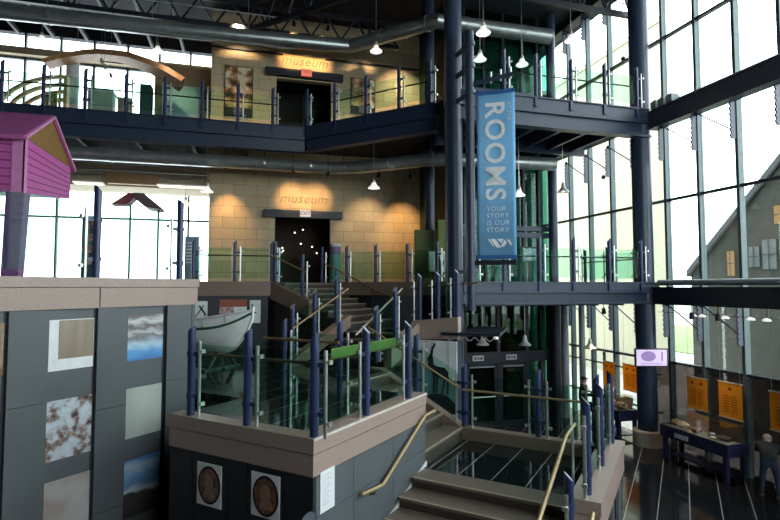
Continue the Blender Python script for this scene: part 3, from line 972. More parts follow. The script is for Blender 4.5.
# ---- lower landing, parapets
ll = sempty('floor_lower_landing')
part('core', MB().ubox(.03, 2.62, 3.02, 5.0, 0, 1.6), SLATED, ll)
part('floor_tiles', MB().ubox(.03, 2.66, 3.0, 4.92, 1.6, LOW), LANDF, ll)
part('core_below', MB().ubox(.03, 3.0, -2.6, 1.2, 0, .96), SLATED, ll)
part('foot_tiles', MB().ubox(.03, 3.0, -2.6, 1.22, .96, 1.08), LANDF, ll)
pr = sempty('wall_parapet')
part('core', MB().ubox(2.67, 2.92, 2.12, 5.08, 0, 1.55), SLATEP, pr)
m = MB()
for v in (2.5, 3.3, 4.1):
    m.ubox(2.91, 2.94, v, v + .45, 0, 1.5)
part('recess', m, SLATED, pr)
m = MB(); m.ubox(2.62, 2.98, 2.08, 5.13, 1.55, 1.86); m.ubox(2.60, 3.0, 2.06, 5.15, 1.875, 2.05)
part('coping', m, GRANITE, pr)
pr = sempty('wall_parapet_far')
m = MB(); m.ubox(.0, 2.6, 4.92, 5.12, 0, 1.72); part('core', m, SLATED, pr)
m = MB(); m.ubox(.0, 2.6, 4.90, 5.14, 1.70, 1.95)
part('coping', m, GRANITED, pr)
m = MB(); m.prism([uv(0, 4.90, 1.62), uv(0, 4.90, 1.95), uv(-1.95, 4.90, 2.98), uv(-2.3, 4.90, 2.98), uv(-2.3, 4.90, 2.60), uv(-1.95, 4.90, 2.60)], DV * .24)
part('coping', m, GRANITED, pr)
pr = sempty('wall_parapet_near')
m = MB(); m.prism([uv(2.66, 2.08, 1.55), uv(2.66, 2.08, 1.80), uv(2.66, 1.2, 1.42), uv(2.66, -1.5, 1.42), uv(2.66, -1.5, 1.1), uv(2.66, 1.2, 1.1)], DU * .34)
part('coping', m, GRANITE, pr)


def stair(name, label, n, o, run, side, rise, tread, width, z0, solid=True):
    """n risers climbing from o along run; side = across, width wide"""
    t = thing(name, o, label, 'staircase')
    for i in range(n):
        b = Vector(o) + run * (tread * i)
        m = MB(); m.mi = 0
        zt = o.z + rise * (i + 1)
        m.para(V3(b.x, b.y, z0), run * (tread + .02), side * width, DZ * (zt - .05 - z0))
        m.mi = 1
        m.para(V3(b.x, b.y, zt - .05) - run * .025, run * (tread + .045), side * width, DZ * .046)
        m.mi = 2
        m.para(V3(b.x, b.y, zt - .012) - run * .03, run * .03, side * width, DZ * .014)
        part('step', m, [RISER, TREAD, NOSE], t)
    return t


stair('staircase', 'brown stone steps descending from the glossy lower landing beside the brass rails', 4, uv(.06, 1.2, 1.08), DV, DU, .16, .45, 2.58, 0)
st2 = stair('staircase', 'steps climbing sideways from the lower landing to the upper landing', 5, uv(-.02, 3.12, LOW), -DU, DV, (LAND - LOW) / 5, .42, 1.78, 0)

# rails and posts around the lower landing
railing('glass_railing', 'row of blue posts and glass on the pale granite parapet facing the display cases', [uv(2.8, v, 2.05) for v in (2.3, 3.58, 4.9)], ends=(0, 0), flip=True, cut='-y')
railing('glass_railing', 'glass balustrade with brass rail along the far edge of the lower landing', [uv(u, 5.02, 1.95) for u in (.0, 1.5, 2.55)], rail=(-.16, .77, -.02, -.1), railmat=BRASS, both=True, ends=(0, 0))
rs = railing('glass_railing', 'sloping glass balustrade with brass rail beside the sideways steps', [uv(-1.95, 5.02, 2.98), uv(-1.1, 5.02, 2.53), uv(-.05, 5.02, 1.98)], rail=(-.16, .77, .3, 0), railmat=BRASS, skip=(0, 2))
pd = thing('newel_post', uv(2.66, 1.47, 1.3), 'lone blue post with white cut top at the foot of the pale parapet', 'post')
add_post(pd, uv(2.72, 1.47, 1.30), math.radians(45) + PI, cut='-y')
pd = thing('newel_post', V3(.44, 3.70, 1.95), 'slant-topped blue post just rising over the picture bottom edge', 'post')
add_post(pd, V3(.44, 3.70, 1.95), math.radians(45))
struct('wall_stub', MB().para(V3(.3, 3.2, 0), DV * 1.1, DU * .3, DZ * 1.95), GRANITE)


def wallrail(label, pts, brackets, mat, off):
    t = thing('handrail', pts[0], label, 'handrail')
    part('rail', MB().tube(pts, .028, 12), mat, t)
    m = MB()
    for p in brackets:
        p = Vector(p); m = MB(); m.tube([p, p - DZ * .07, p - DZ * .07 + off], .012, 8); m.tube([p - DZ * .07 + off * .9, p - DZ * .07 + off], .035, 10)
        part('bracket', m, BLACK, t)
    return t


wallrail('brass handrail fixed to the grey landing wall above the lower steps', [uv(.10, 3.35, 2.62), uv(.10, 2.95, 2.615), uv(.10, 1.52, 1.925), uv(.10, .95, 1.98)], [uv(.10, 2.8, 2.54), uv(.10, 1.3, 1.94)], BRASS, -DU * .07)
t = thing('handrail', uv(2.5, .9, 2.2), 'brass handrail on the parapet side of the lower steps', 'handrail')
part('rail', MB().tube([uv(2.5, 3.15, 2.735), uv(2.5, 2.48, 2.722), uv(2.5, .5, 2.06), uv(2.5, -.5, 1.9)], .028, 12), BRASS, t)
for v, z0, z1 in ((2.95, 1.72, 2.7), (.9, 1.08, 2.17)):
    part('baluster', MB().tube([uv(2.5, v, z0), uv(2.5, v, z1)], .02, 10), CHROME, t)
t = thing('handrail', uv(2.9, .2, 1.4), 'short pale brass rail end below the pale parapet at the bottom', 'handrail')
part('rail', MB().tube([uv(2.95, 1.7, 2.05), uv(2.95, .9, 1.76)], .03, 12), BRASS, t)
part('baluster', MB().tube([uv(2.95, 1.1, 1.42), uv(2.95, 1.1, 1.82)], .02, 10), CHROME, t)

# ---- flights up to the second floor
A0 = uv(-7.04, 7.1, 0)
mid = sempty('floor_mid_landing')
MP = [(-4.4, 7.03), (-.97, 7.03), (-2.12, 9.8), (-4.4, 9.8)]
part('core', MB().prism([uv(a, b, 0) for a, b in MP], DZ * 3.48), SLATED, mid)
part('floor_tiles', MB().prism([uv(a, b, 3.48) for a, b in MP], DZ * .12), LANDF, mid)
stair('staircase', 'upper flight of stone steps falling from the second floor to the middle landing', 8, uv(-4.4, 7.2, 3.6), -DU, DV, .165, .33, 2.6, 2.0)
stair('staircase', 'short flight from the upper landing to the middle landing beyond the timber rail', 4, uv(-4.05, 5.55, LAND), DV, DU, .17, .37, 1.9, 2.0)
m = MB(); m.prism([uv(-7.1, 7.0, 4.44), uv(-7.1, 7.0, 4.97), uv(-5.6, 7.0, 4.40), uv(-5.6, 7.0, 3.9)], DV * .22)
sg = thing('stair_stringer', uv(-7.1, 7.0, 3.7), 'sloping brown granite side of the upper flight beside the boat', 'stair side')
part('coping', m, GRANITED, sg)
m = MB(); m.prism([uv(-4.25, 6.9, 3.70), uv(-4.25, 6.9, 4.04), uv(-4.25, 4.45, 3.08), uv(-4.25, 4.45, 2.92), uv(-4.25, 4.8, 2.92)], DU * .2)
sg = thing('stair_stringer', uv(-4.25, 4.45, 2.92), 'sloping granite kerb of the short flight nearer the boat', 'stair side')
part('coping', m, GRANITED, sg)
sg = thing('stair_stringer', uv(-2.2, 5.5, 2.92), 'pale granite parapet folding from the short flight along the middle landing', 'stair side')
m = MB(); m.prism([uv(-2.2, 7.1, 3.45), uv(-2.2, 7.1, 3.92), uv(-2.2, 5.5, 3.38), uv(-2.2, 5.5, 2.92)], DU * .22)
part('coping', m, GRANITE, sg)
m = MB(); m.prism([uv(-2.2, 6.98, 3.46), uv(-.92, 6.98, 3.50), uv(-.92, 6.98, 4.05), uv(-2.2, 6.98, 3.92)], DV * .22)
part('coping', m, GRANITE, sg)
railing('glass_railing', 'blue posts along the pale parapet of the middle landing, beside the tall column', [uv(-2.02, 7.08, 3.88), uv(-1.5, 7.08, 3.92), uv(-.98, 7.08, 3.97)], rail=(.2, .9, .0, .5), railmat=WOODR, flip=True)
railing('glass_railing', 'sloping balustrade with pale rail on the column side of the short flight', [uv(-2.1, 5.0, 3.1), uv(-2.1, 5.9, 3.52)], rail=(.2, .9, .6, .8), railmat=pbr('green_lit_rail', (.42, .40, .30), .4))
railing('glass_railing', 'sloping balustrade with brass rail on the boat side of the short flight', [uv(-4.15, 4.55, 3.12), uv(-4.15, 5.4, 3.46), uv(-4.15, 6.35, 3.84)], rail=(-.15, .78, .2, .35), railmat=BRASS)
railing('glass_railing', 'sloping balustrade of the upper flight standing on the brown stair side', [uv(-7.0, 7.1, 4.94), uv(-5.92, 7.1, 4.5)], rail=(-.2, .85, 0, .3), railmat=BRASS)
railing('glass_railing', 'balustrade on the far side of the upper flight before the lower museum doorway', [uv(-7.3, 9.9, 4.97), uv(-6.24, 9.9, 4.97), uv(-5.06, 9.9, 4.97), uv(-3.85, 9.9, 4.97), uv(-2.8, 9.9, 4.97)])
t = thing('handrail', uv(-7.1, 9.6, 5.6), 'brown sloping handrail of the upper flight before the second floor band', 'handrail')
part('rail', MB().tube([uv(-7.06, 9.62, 5.66), uv(-4.85, 9.62, 4.69), uv(-4.3, 9.62, 4.5)], .028, 10), WOODR, t)
m = MB()
for u, z in ((-6.5, 5.4), (-5.0, 4.75)):
    m.tube([uv(u, 9.62, z), uv(u, 9.62, z - .95)], .018, 8)
part('baluster', m, NAVYD, t)

# ---- mural under the middle landing
mu = thing('wall_mural', uv(-2.3, 7.0, 1.2), 'pale mural wall with a dark caribou on a rock below the granite parapet', 'mural')
part('board', MB().ubox(-2.4, -.97, 7.0, 7.05, .05, 3.44), pbr('mural_pale', (.70, .74, .73), .6, 0, .15, 1.2), mu)
def uz(ps, v=6.985): return [uv(a, v, b) for a, b in ps]
part('sea', MB().prism(uz([(-2.4, .05), (-.97, .05), (-.97, 2.46), (-1.1, 2.5), (-1.9, 2.75), (-2.4, 3.0)], 6.995), -DV * .004), pbr('mural_teal', (.14, .30, .31), .6, 0, .2, 2), mu)
part('joint', MB().ubox(-1.78, -1.765, 6.99, 7.0, 1.0, 3.46).ubox(-1.2, -1.185, 6.99, 7.0, 1.0, 3.46), GREYC, mu)
part('painted_rock', MB().prism(uz([(-1.95, 1.62), (-1.86, 1.9), (-1.7, 2.08), (-1.45, 2.12), (-1.2, 2.08), (-1.0, 1.9), (-.98, 1.55), (-1.3, 1.45)]), -DV * .01), pbr('mural_rock', (.018, .025, .03), .7), mu)
m = MB()
sh = pbr('mural_caribou', (.022, .022, .024), .7)
for pl in ([(-1.70, 2.74), (-1.62, 2.86), (-1.5, 2.80), (-1.28, 2.78), (-1.18, 2.66), (-1.2, 2.5), (-1.45, 2.52), (-1.6, 2.58)],
           [(-1.72, 2.70), (-1.58, 2.72), (-1.60, 3.02), (-1.68, 3.08), (-1.76, 3.0), (-1.74, 2.9)], [(-1.70, 3.0), (-1.62, 3.02), (-1.58, 3.28), (-1.63, 3.3)], [(-1.60, 3.2), (-1.52, 3.36), (-1.56, 3.38), (-1.64, 3.24)],
           [(-1.60, 2.6), (-1.55, 2.6), (-1.56, 2.12), (-1.6, 2.12)], [(-1.52, 2.58), (-1.46, 2.58), (-1.48, 2.14), (-1.52, 2.14)], [(-1.30, 2.56), (-1.24, 2.56), (-1.30, 2.3), (-1.34, 2.12), (-1.38, 2.12), (-1.33, 2.34)], [(-1.23, 2.56), (-1.17, 2.56), (-1.18, 2.12), (-1.22, 2.12)]):
    m.prism(uz(pl, 6.984), -DV * .012)
part('painted_caribou', m, sh, mu)

# ================================================================== BALCONY RAILINGS
def gl(name, label, pts, **k): return railing(name, label, [Vector(p) for p in pts], **k)
gl('glass_railing', 'long glass balustrade of the third floor under the arched timber beam', [(x, 17.76, Z3 + .02) for x in (-8.2, -7.056, -5.966, -4.833, -3.683, -2.547, -1.428, -.299, .838, 1.93)], ends=(3, 0), drop=.32, rail=(.2, .72, 3, 0), railmat=NAVYD, gtop=.95)
gl('glass_railing', 'angled glass balustrade of the third floor between the upper museum sign and the tall column', [uv(u, 8.72, Z3 + .02) for u in (-7.1, -5.95, -4.72, -3.52, -2.47)], drop=.32, rail=(.2, .72, 0, 0), railmat=NAVYD, gtop=.95)
gl('glass_railing', 'glass balustrade of the third floor between the blue banner and the window wall', [(x, 13.1, Z3 + .02) for x in (5.9, 7.02, 8.04, 9.22, 10.38, 11.54)], drop=.32, rail=(.2, .72, 0, 0), railmat=NAVYD, gtop=.95)
gl('glass_railing', 'glass balustrade of the second floor on the brown band above the boat', [(x, 16.5, Z2 + .02) for x in (-1.48, -.3, .80)], rail=(.2, .8, 0, 0), railmat=NAVYD)
gl('glass_railing', 'glass balustrade of the second floor between the tall column and the window wall', [(x, 13.1, Z2 + .02) for x in (6.05, 6.96, 8.08, 9.2, 10.42, 11.55)], drop=.28, rail=(.2, .72, 0, 0), railmat=NAVYD, gtop=.95)
for y in (13.6, 16.4):
    gl('glass_railing', 'glass balustrade of the second floor running along the window wall, %s the banner' % ('nearer' if y < 14 else 'farther from'), [(11.85, y, Z2), (11.85, y + 1.4, Z2), (11.85, y + 2.6, Z2)], rail=(.1, .72, 0, 0), railmat=NAVYD, gtop=.95) if y < 14 else None

# ================================================================== SIGNS
for z, ez, sm, lab in ((13.40, 12.92, EXITR, 'upper'), (8.02, 7.48, EXITW, 'lower')):
    t = thing('museum_sign', (2.13, 19.95, z), 'raised italic bronze letters reading museum over the %s stone doorway' % lab, 'sign')
    o = words('lettering', 'museum', .50, BRONZE, t, (2.13, 19.98, z), DX, DZ, .008, .28, .0, spacing=1.08)
    t = thing('exit_sign', (2.15, 19.74, ez), '%s lit exit sign on the navy lintel below the %s museum letters' % ('red' if sm is EXITR else 'white', lab), 'sign')
    part('sign_box', MB().box(1.98, 2.38, 19.70, 19.77, ez - .02, ez + .24), sm, t)
    words('lettering', 'EXIT', .19, WHITE if sm is EXITR else pbr('exit_ink', (.5, .08, .05), .5), t, (2.18, 19.693, ez + .04), DX, DZ)
pa = photo('poster_left', [(.36, (.04, .022, .015)), (.44, (.30, .11, .04)), (.52, (.60, .36, .16)), (.6, (.85, .72, .5))], 2.8)
pb = photo('poster_right', [(.36, (.14, .06, .03)), (.5, (.55, .26, .10)), (.6, (.85, .65, .42))], 3.2)
for x0, x1, z0, z1, mt, lab in ((-.8, .17, 11.2, 13.05, pa, 'tall framed exhibition poster on stone nearer the arched beam'), (3.98, 4.93, 11.7, 13.1, pb, 'tall exhibition poster on stone nearer the tall column')):
    t = thing('exhibition_poster', (x0, 19.96, z0), lab, 'poster', 'posters flanking the upper museum doorway')
    part('backing', MB().box(x0 - .03, x1 + .03, 19.96, 19.995, z0 - .03, z1 + .03), BLACK, t)
    m = MB(); m.box(x0, x0 + .40, 19.945, 19.965, z0 + .3, z1); m.box(x0 + .43, x1, 19.945, 19.965, z0 + .85, z1); m.box(x0 + .43, x1, 19.945, 19.965, z0 + .3, z0 + .8)
    part('picture', m, mt, t)
    m = MB()
    for i in range(3):
        m.box(x0 + .3, x0 + .7, 19.945, 19.965, z0 + .06 + i * .08, z0 + .09 + i * .08)
    part('caption', m, GREYC, t)

# ---- hanging banner with its slim mast
ms = thing('banner_mast', (5.6, 12.2, 4.2), 'slim navy mast in front of the tall column holding the blue banner', 'mast')
MX, MY = 5.62, 12.35
part('pole', MB().tube([(MX, MY, 4.2), (MX, MY, 11.55)], .115, 20), NAVY, ms)
m = MB()
for z in (5.2, 9.9, 10.6, 11.2):
    m.lathe([(.115, z - .05), (.15, z - .05), (.15, z + .05), (.115, z + .05)], (MX, MY, 0), 20)
    m.bar((MX, MY, z), (5.56, 13.06, z), .08, .1)
    part('bracket', m, NAVY, ms); m = MB()
bd = V3(.838, -.545, 0)                       # the way the banner runs, away from the mast
b0 = V3(MX + .14, MY - .1, 0)
m = MB(); m.bar(V3(MX, MY, 10.1), V3(MX, MY, 10.1) + bd * 1.14 + DZ * .16, .07, .11); part('arm', m, NAVY, ms)
m = MB()
for s_ in (.55, .8, 1.05):
    q = V3(MX, MY, 10.0 + .14 * s_) + bd * s_
    part('arm_pin', MB().tube([q, q + DZ * .30], .03, 8), CHROME, ms)
m = MB(); m.bar(V3(MX, MY, 5.42), V3(MX, MY, 5.42) + bd * 1.14, .09, .12); part('lower_arm', m, NAVYD, ms)
bn = thing('hanging_banner', b0 + DZ * 5.5, 'tall pale blue hanging banner with white ROOMS lettering on the slim mast', 'banner')
nb = V3(-bd.y, bd.x, 0) * -1                  # towards the viewer
m = MB(); zb0, zb1, W = 5.56, 9.83, .98
ng = 12
for side in (0, 1):
    pass
cols = []
for i in range(ng + 1):
    s_ = i / ng; wob = .005 * math.sin(s_ * 9)
    p = b0 + bd * (W * s_) + nb * wob
    cols.append(p)
m.faces([p + DZ * z for p in cols for z in (zb0, zb1)], [(2 * i, 2 * i + 2, 2 * i + 3, 2 * i + 1) for i in range(ng)])
ob = part('cloth', m, BANBLUE, bn)
md = ob.modifiers.new('cloth', 'SOLIDIFY'); md.thickness = .008; md.offset = 0
HEM = pbr('banner_hem', (.03, .12, .33), .5)
for z in (9.83, 5.56):
    part('hem_bar', MB().bar(b0 + DZ * z, b0 + bd * W + DZ * z, .05, .10), HEM, bn)
fr = b0 + nb * .022
up = bd
rd = -DZ
words('lettering', 'ROOMS', .70, BANLITE, bn, fr + bd * (W * .24) + DZ * 8.30, rd, bd, .003, 0, .014, spacing=1.10)
words('lettering', 'AT THE', .15, BANDIM, bn, fr + bd * (W * .80) + DZ * 9.30, rd, bd, .003, 0, .0)
for i, l in enumerate(('YOUR', 'STORY', 'IS OUR', 'STORY')):
    words('lettering', l, .17, BANDIM, bn, fr + bd * (W * .24) + DZ * (6.74 - i * .18), bd, DZ, .003, align='LEFT', spacing=1.12)
m = MB()
def bz(a, z): return fr + bd * (W * a) + DZ * z
for pl in ([(.27, 6.02), (.40, 5.84), (.44, 5.84), (.31, 6.02)], [(.34, 6.02), (.50, 5.80), (.62, 5.80), (.46, 6.02)], [(.50, 6.02), (.62, 5.90), (.68, 6.02), (.64, 6.02)], [(.60, 5.82), (.70, 6.0), (.76, 5.92), (.68, 5.82)], [(.76, 6.0), (.82, 6.0), (.90, 5.86), (.84, 5.86)]):
    m.prism([bz(a, z) for a, z in pl], nb * .004)
part('emblem', m, BANLITE, bn)

# ================================================================== LAMPS
def pendant(label, x, y, z, ztop, lit, grp):
    t = thing('pendant_lamp', (x, y, z), label, 'lamp', grp)
    sh = part('lamp_shade', MB().lathe([(.195, 0), (.20, .015), (.17, .05), (.10, .11), (.075, .17), (.07, .19), (.05, .19), (.06, .165), (.085, .105), (.15, .05), (.18, .012), (.195, 0)], (x, y, z), 20), SHADEL if lit else SHADED, t)
    part('bulb', MB().ball((x, y, z + .07), .055), BULB, sh)
    part('socket', MB().lathe([(0, .19), (.06, .19), (.06, .25), (.045, .31), (.015, .34), (0, .34)], (x, y, z), 14), SHADED, t)
    part('cord', MB().tube([(x, y, z + .33), (x, y, ztop)], .009, 6), CHROME, t)


for x, y, z, zt, lit, lab in ((4.0, 16.0, 12.42, ROOF, 1, 'white bell pendant lamp high beside the upper museum sign'),
                              (6.1, 12.5, 11.62, ROOF, 1, 'white bell pendant lamp just above the mast top'),
                              (6.96, 14.5, 11.85, ROOF, 1, 'white bell pendant lamp below the duct, above the banner top'),
                              (8.42, 14.5, 11.86, ROOF, 1, 'white bell pendant lamp over the third floor glass beyond the banner'),
                              (9.88, 14.0, 12.6, ROOF, 1, 'hazy white pendant lamp before the bright windows under the roof'),
                              (-6.65, 19.5, 13.0, ROOF, 1, 'glaring pendant lamp above the column end of the arched beam'),
                              (-3.18, 20.2, 13.4, ROOF, 1, 'glaring pendant lamp above the lower end of the arched beam'),
                              (4.13, 16.8, 8.1, Z3 - .35, 1, 'white bell pendant lamp beside the lower museum sign'),
                              (-1.23, 17.9, 7.9, Z3 - .35, 1, 'white bell pendant lamp at the outer corner of the lower stone wall'),
                              (-2.1, 20.0, 7.75, Z3 - .35, 1, 'blurred pendant lamp deep under the third floor beyond the red roof'),
                              (8.54, 15.0, 7.75, Z3 - .35, 1, 'white pendant lamp peeking past the banner edge on the second floor'),
                              (10.18, 15.0, 7.95, Z3 - .35, 0, 'dim metal pendant lamp under the third floor before the bright windows'),
                              (8.68, 15.0, 2.93, Z2 - .35, 0, 'metal pendant lamp hanging before the entrance glass'),
                              (7.35, 15.3, 2.95, Z2 - .35, 0, 'dim pendant lamp partly under the dark canopy'),
                              (11.1, 15.0, 2.75, Z2 - .35, 0, 'metal pendant lamp before the bright ground floor windows')):
    pendant(lab, x, y, z, zt, lit, 'pendant lamps')


def spotfix(label, p, aim, ztop, power, color, size, blend=1.0):
    p, aim = Vector(p), Vector(aim)
    d = (aim - p).normalized()
    t = thing('spotlight', p, label, 'spotlight', 'small track spotlights')
    part('can', MB().tube([p - d * .12, p - d * .02, p + d * .06], [.05, .065, .07], 12), BLACK, t)
    part('lens', MB().tube([p + d * .062, p + d * .066], .035, 12), SPOTL, t)
    part('stem', MB().tube([p - d * .08, V3(p.x, p.y, ztop)], .012, 6), BLACK, t)
    l = bpy.data.lights.new('spotlight_beam', 'SPOT'); l.energy = power; l.color = color; l.spot_size = math.radians(size); l.spot_blend = blend; l.shadow_soft_size = .05
    lo = link('spotlight_beam', l); lo.parent = t; lo.location = d * .1
    lo.rotation_mode = 'QUATERNION'; lo.rotation_quaternion = d.to_track_quat('-Z', 'Y')


WARM = (1, .60, .25)
WARM2 = (1, .74, .46)
spotfix('small black spotlight aimed at the upper museum letters from one end', (1.55, 18.2, 14.1), (1.7, 20, 13.62), ROOF, 420, WARM, 46)
spotfix('small black spotlight aimed at the upper museum letters from the other end', (2.75, 18.2, 14.1), (2.6, 20, 13.62), ROOF, 420, WARM, 46)
spotfix('small black spotlight aimed at the lower museum letters from one end', (1.55, 18.0, 8.75), (1.7, 20, 8.15), Z3 - .35, 270, WARM, 46)
spotfix('small black spotlight aimed at the lower museum letters from the other end', (2.75, 18.0, 8.75), (2.6, 20, 8.15), Z3 - .35, 270, WARM, 46)
spotfix('spotlight at the outer end of the lower stone wall', (-.7, 18.95, 9.0), (-.6, 20, 7.1), Z3 - .35, 230, WARM, 60)
spotfix('spotlight lighting the lower stone wall near the lamp', (4.7, 18.4, 8.9), (4.6, 20, 7.0), Z3 - .35, 190, WARM2, 72)
spotfix('spotlight lighting the lower stone wall beside the green boards', (5.9, 18.4, 8.9), (6.1, 20, 6.9), Z3 - .35, 300, WARM, 64)
spotfix('spotlight over the upper poster nearer the arched beam', (-.35, 18.6, 14.4), (-.3, 20, 12.2), ROOF, 700, WARM2, 84)
spotfix('spotlight over the upper poster nearer the tall column', (4.4, 18.6, 14.4), (4.45, 20, 12.2), ROOF, 600, WARM2, 84)
spotfix('spotlight washing the upper stone wall toward the column', (5.9, 18.6, 14.4), (6.0, 20, 11.8), ROOF, 450, WARM2, 80)
spotfix('spotlight hung over the lower end of the arched beam', (-2.6, 19.2, 14.2), (-2.6, 20.6, 12.6), ROOF, 260, WARM2, 45)
spotfix('spotlight under the window beam aimed at the middle of the long blue case', (11.55, 11.3, 4.0), (11.7, 11.3, .9), 4.3, 130, WARM2, 70)
spotfix('spotlight under the window beam aimed at the viewer end of the long blue case', (11.55, 10.5, 4.0), (11.75, 10.6, .9), 4.3, 90, WARM2, 70)
spotfix('spotlight aimed at the smaller blue case beyond the thick column', (11.2, 14.4, 4.0), (11.6, 14.6, .9), Z2 - .35, 150, WARM2, 70)
# dim gallery lamps inside the doorways
gm = thing('gallery_lights', (2.2, 22.4, 7.2), 'tiny warm lights scattered inside the dark lower museum doorway', 'lights')
for k in range(7):
    part('lamp', MB().ball((random.uniform(1.3, 3.0), 22.3, random.uniform(6.2, 7.3)), .035), STARL, gm)

# screens and ceiling lights seen deep under the third floor
for x0, x1, y, lab in ((-3.1, -1.5, 20.6, 'long glowing ceiling light under the third floor, beside the stone wall'), (-5.9, -5.0, 20.8, 'short glowing ceiling light under the third floor, beside the magenta house')):
    t = thing('ceiling_light', (x0, y, 8.48), lab, 'ceiling light')
    part('diffuser', MB().box(x0, x1, y - .25, y + .15, 8.49, 8.53), FLU, t)
    part('frame', MB().box(x0 - .03, x1 + .03, y - .28, y + .18, 8.53, 8.58), WHITE, t)
    for xx in (x0 + .1, x1 - .1):
        part('hanger', MB().tube([(xx, y, 8.58), (xx, y, Z3 - .35)], .008, 6), CHROME, t)

# ================================================================== THINGS ON THE UPPER FLOORS
# arched timber beam on the third floor
ar = thing('timber_arch', (-6.45, 21.0, Z3), 'long curved orange timber arch leaning over the third floor glass', 'timber arch')
AP = [(-6.87, 20.6, 12.66), (-6.44, 20.6, 12.86), (-5.97, 20.6, 13.02), (-5.57, 20.6, 13.14), (-5.17, 20.6, 13.21), (-4.7, 20.6, 13.23), (-4.25, 20.6, 13.19), (-3.5, 20.6, 12.98), (-2.94, 20.6, 12.74), (-2.38, 20.6, 12.40)]
m = MB()
rows = []
for i, p in enumerate(AP):
    p = Vector(p); a = Vector(AP[max(i - 1, 0)]); b = Vector(AP[min(i + 1, len(AP) - 1)])
    d = (b - a).normalized(); nrm = V3(-d.z, 0, d.x)
    tilt = -.45 * max(0, (i - 5) / 4)
    sd = (DY * math.cos(tilt) + nrm * math.sin(tilt)); n2 = (nrm * math.cos(tilt) - DY * math.sin(tilt))
    w, hh = .30, .075 + .05 * (i / 9)
    rows.append([m.bm.verts.new(p + sd * sx * w + n2 * sz * hh) for sx, sz in ((-1, -1), (1, -1), (1, 1), (-1, 1))])
for a, b in zip(rows, rows[1:]):
    for k in range(4):
        m.bm.faces.new((a[k], a[(k + 1) % 4], b[(k + 1) % 4], b[k]))
m.bm.faces.new(rows[0]); m.bm.faces.new(rows[-1][::-1])
part('arch', m, GLULAM, ar)
m = MB()
for x, z in ((-5.9, 13.05), (-3.3, 12.9)):
    part('hanger', MB().tube([(x, 20.6, z), (x, 20.6, ROOF - .01)], .012, 6), CHROME, ar)
rb = thing('timber_ribs', (-7.4, 20.6, Z3), 'pale curved timber ribs like a boat frame on the third floor', 'sculpture')
for k, (x0, z0, x1, z1) in enumerate(((-8.3, 10.75, -6.2, 12.27), (-8.05, 10.7, -6.2, 12.02), (-7.75, 10.65, -6.2, 11.80), (-7.4, 10.62, -6.2, 11.55))):
    m = MB(); p = []
    for i in range(11):
        a = i / 10 * PI * .5
        p.append(V3(x1 + (x0 - x1) * math.cos(a) ** 1.15, 20.6 + .1 * k, z0 + (z1 - z0) * math.sin(a)))
    p = [V3(p[0].x, p[0].y, Z3 + .08)] + p
    for q, r_ in zip(p, p[1:]):
        m.bar(q, r_ + (r_ - q) * .04, .16, .10)
    part('rib', m, RIBW, rb)
part('base', MB().box(-8.5, -6.15, 20.4, 20.75, Z3, Z3 + .1), RIBW, rb)
part('end_post', MB().box(-6.28, -6.16, 20.5, 20.78, Z3 + .1, 12.3), RIBW, rb)
for k, (x, y, z) in enumerate(((-5.0, 20.1, 12.86), (-4.9, 20.1, 12.66), (-4.7, 20.1, 12.38))):
    t = thing('hanging_spotlight', (x, y, z), 'small spotlight of the slanting trio hung below the arched beam, %s' % ('topmost', 'middle one', 'lowest')[k], 'spotlight', 'slanting trio of spotlights')
    part('can', MB().tube([(x, y, z), (x + .05, y - .05, z - .16)], .05, 10), GREYC, t)
    part('cord', MB().tube([(x, y, z), (x, y, ROOF)], .006, 6), GREYC, t)
for x0, x1, y, z1, mat, lab in ((-3.2, -1.85, 21.6, 12.72, TEALB, 'pale teal display panel against the beige wall on the third floor'), (-3.95, -3.55, 21.3, 12.55, DKTEAL, 'dark green display box beside the beige wall on the third floor')):
    t = thing('display_stand', ((x0 + x1) / 2, y, Z3), lab, 'display')
    part('panel', MB().box(x0, x1, y, y + (.12 if mat is TEALB else .5), Z3, z1), mat, t, bevel=.01)
    part('base', MB().box(x0 - .05, x1 + .05, y - .1, y + .3, Z3, Z3 + .08), GREYC, t)
t = thing('yellow_board', (-6.5, 20.05, Z3), 'low yellow green display board between the ribs and the blue grey column', 'display')
part('board', MB().box(-6.75, -6.3, 20.0, 20.06, Z3, Z3 + 1.2), pbr('yellow_board', (.42, .38, .10), .6), t)
part('foot', MB().box(-6.8, -6.25, 19.9, 20.2, Z3, Z3 + .05), GREYC, t)
for x0, x1, z1, mat, lab in ((-5.4, -4.6, 11.7, pbr('pale_counter', (.52, .56, .46), .6), 'low pale green exhibit counter under the highest part of the arch'), (-4.45, -4.05, 11.5, BEIGE, 'low beige exhibit block next to the dark green box')):
    t = thing('exhibit_block', ((x0 + x1) / 2, 20.3, Z3), lab, 'display')
    part('body', MB().box(x0, x1, 20.1, 20.6, Z3, z1), mat, t, bevel=.02)
    part('top', MB().box(x0 - .03, x1 + .03, 20.07, 20.63, z1, z1 + .05), WHITE, t)

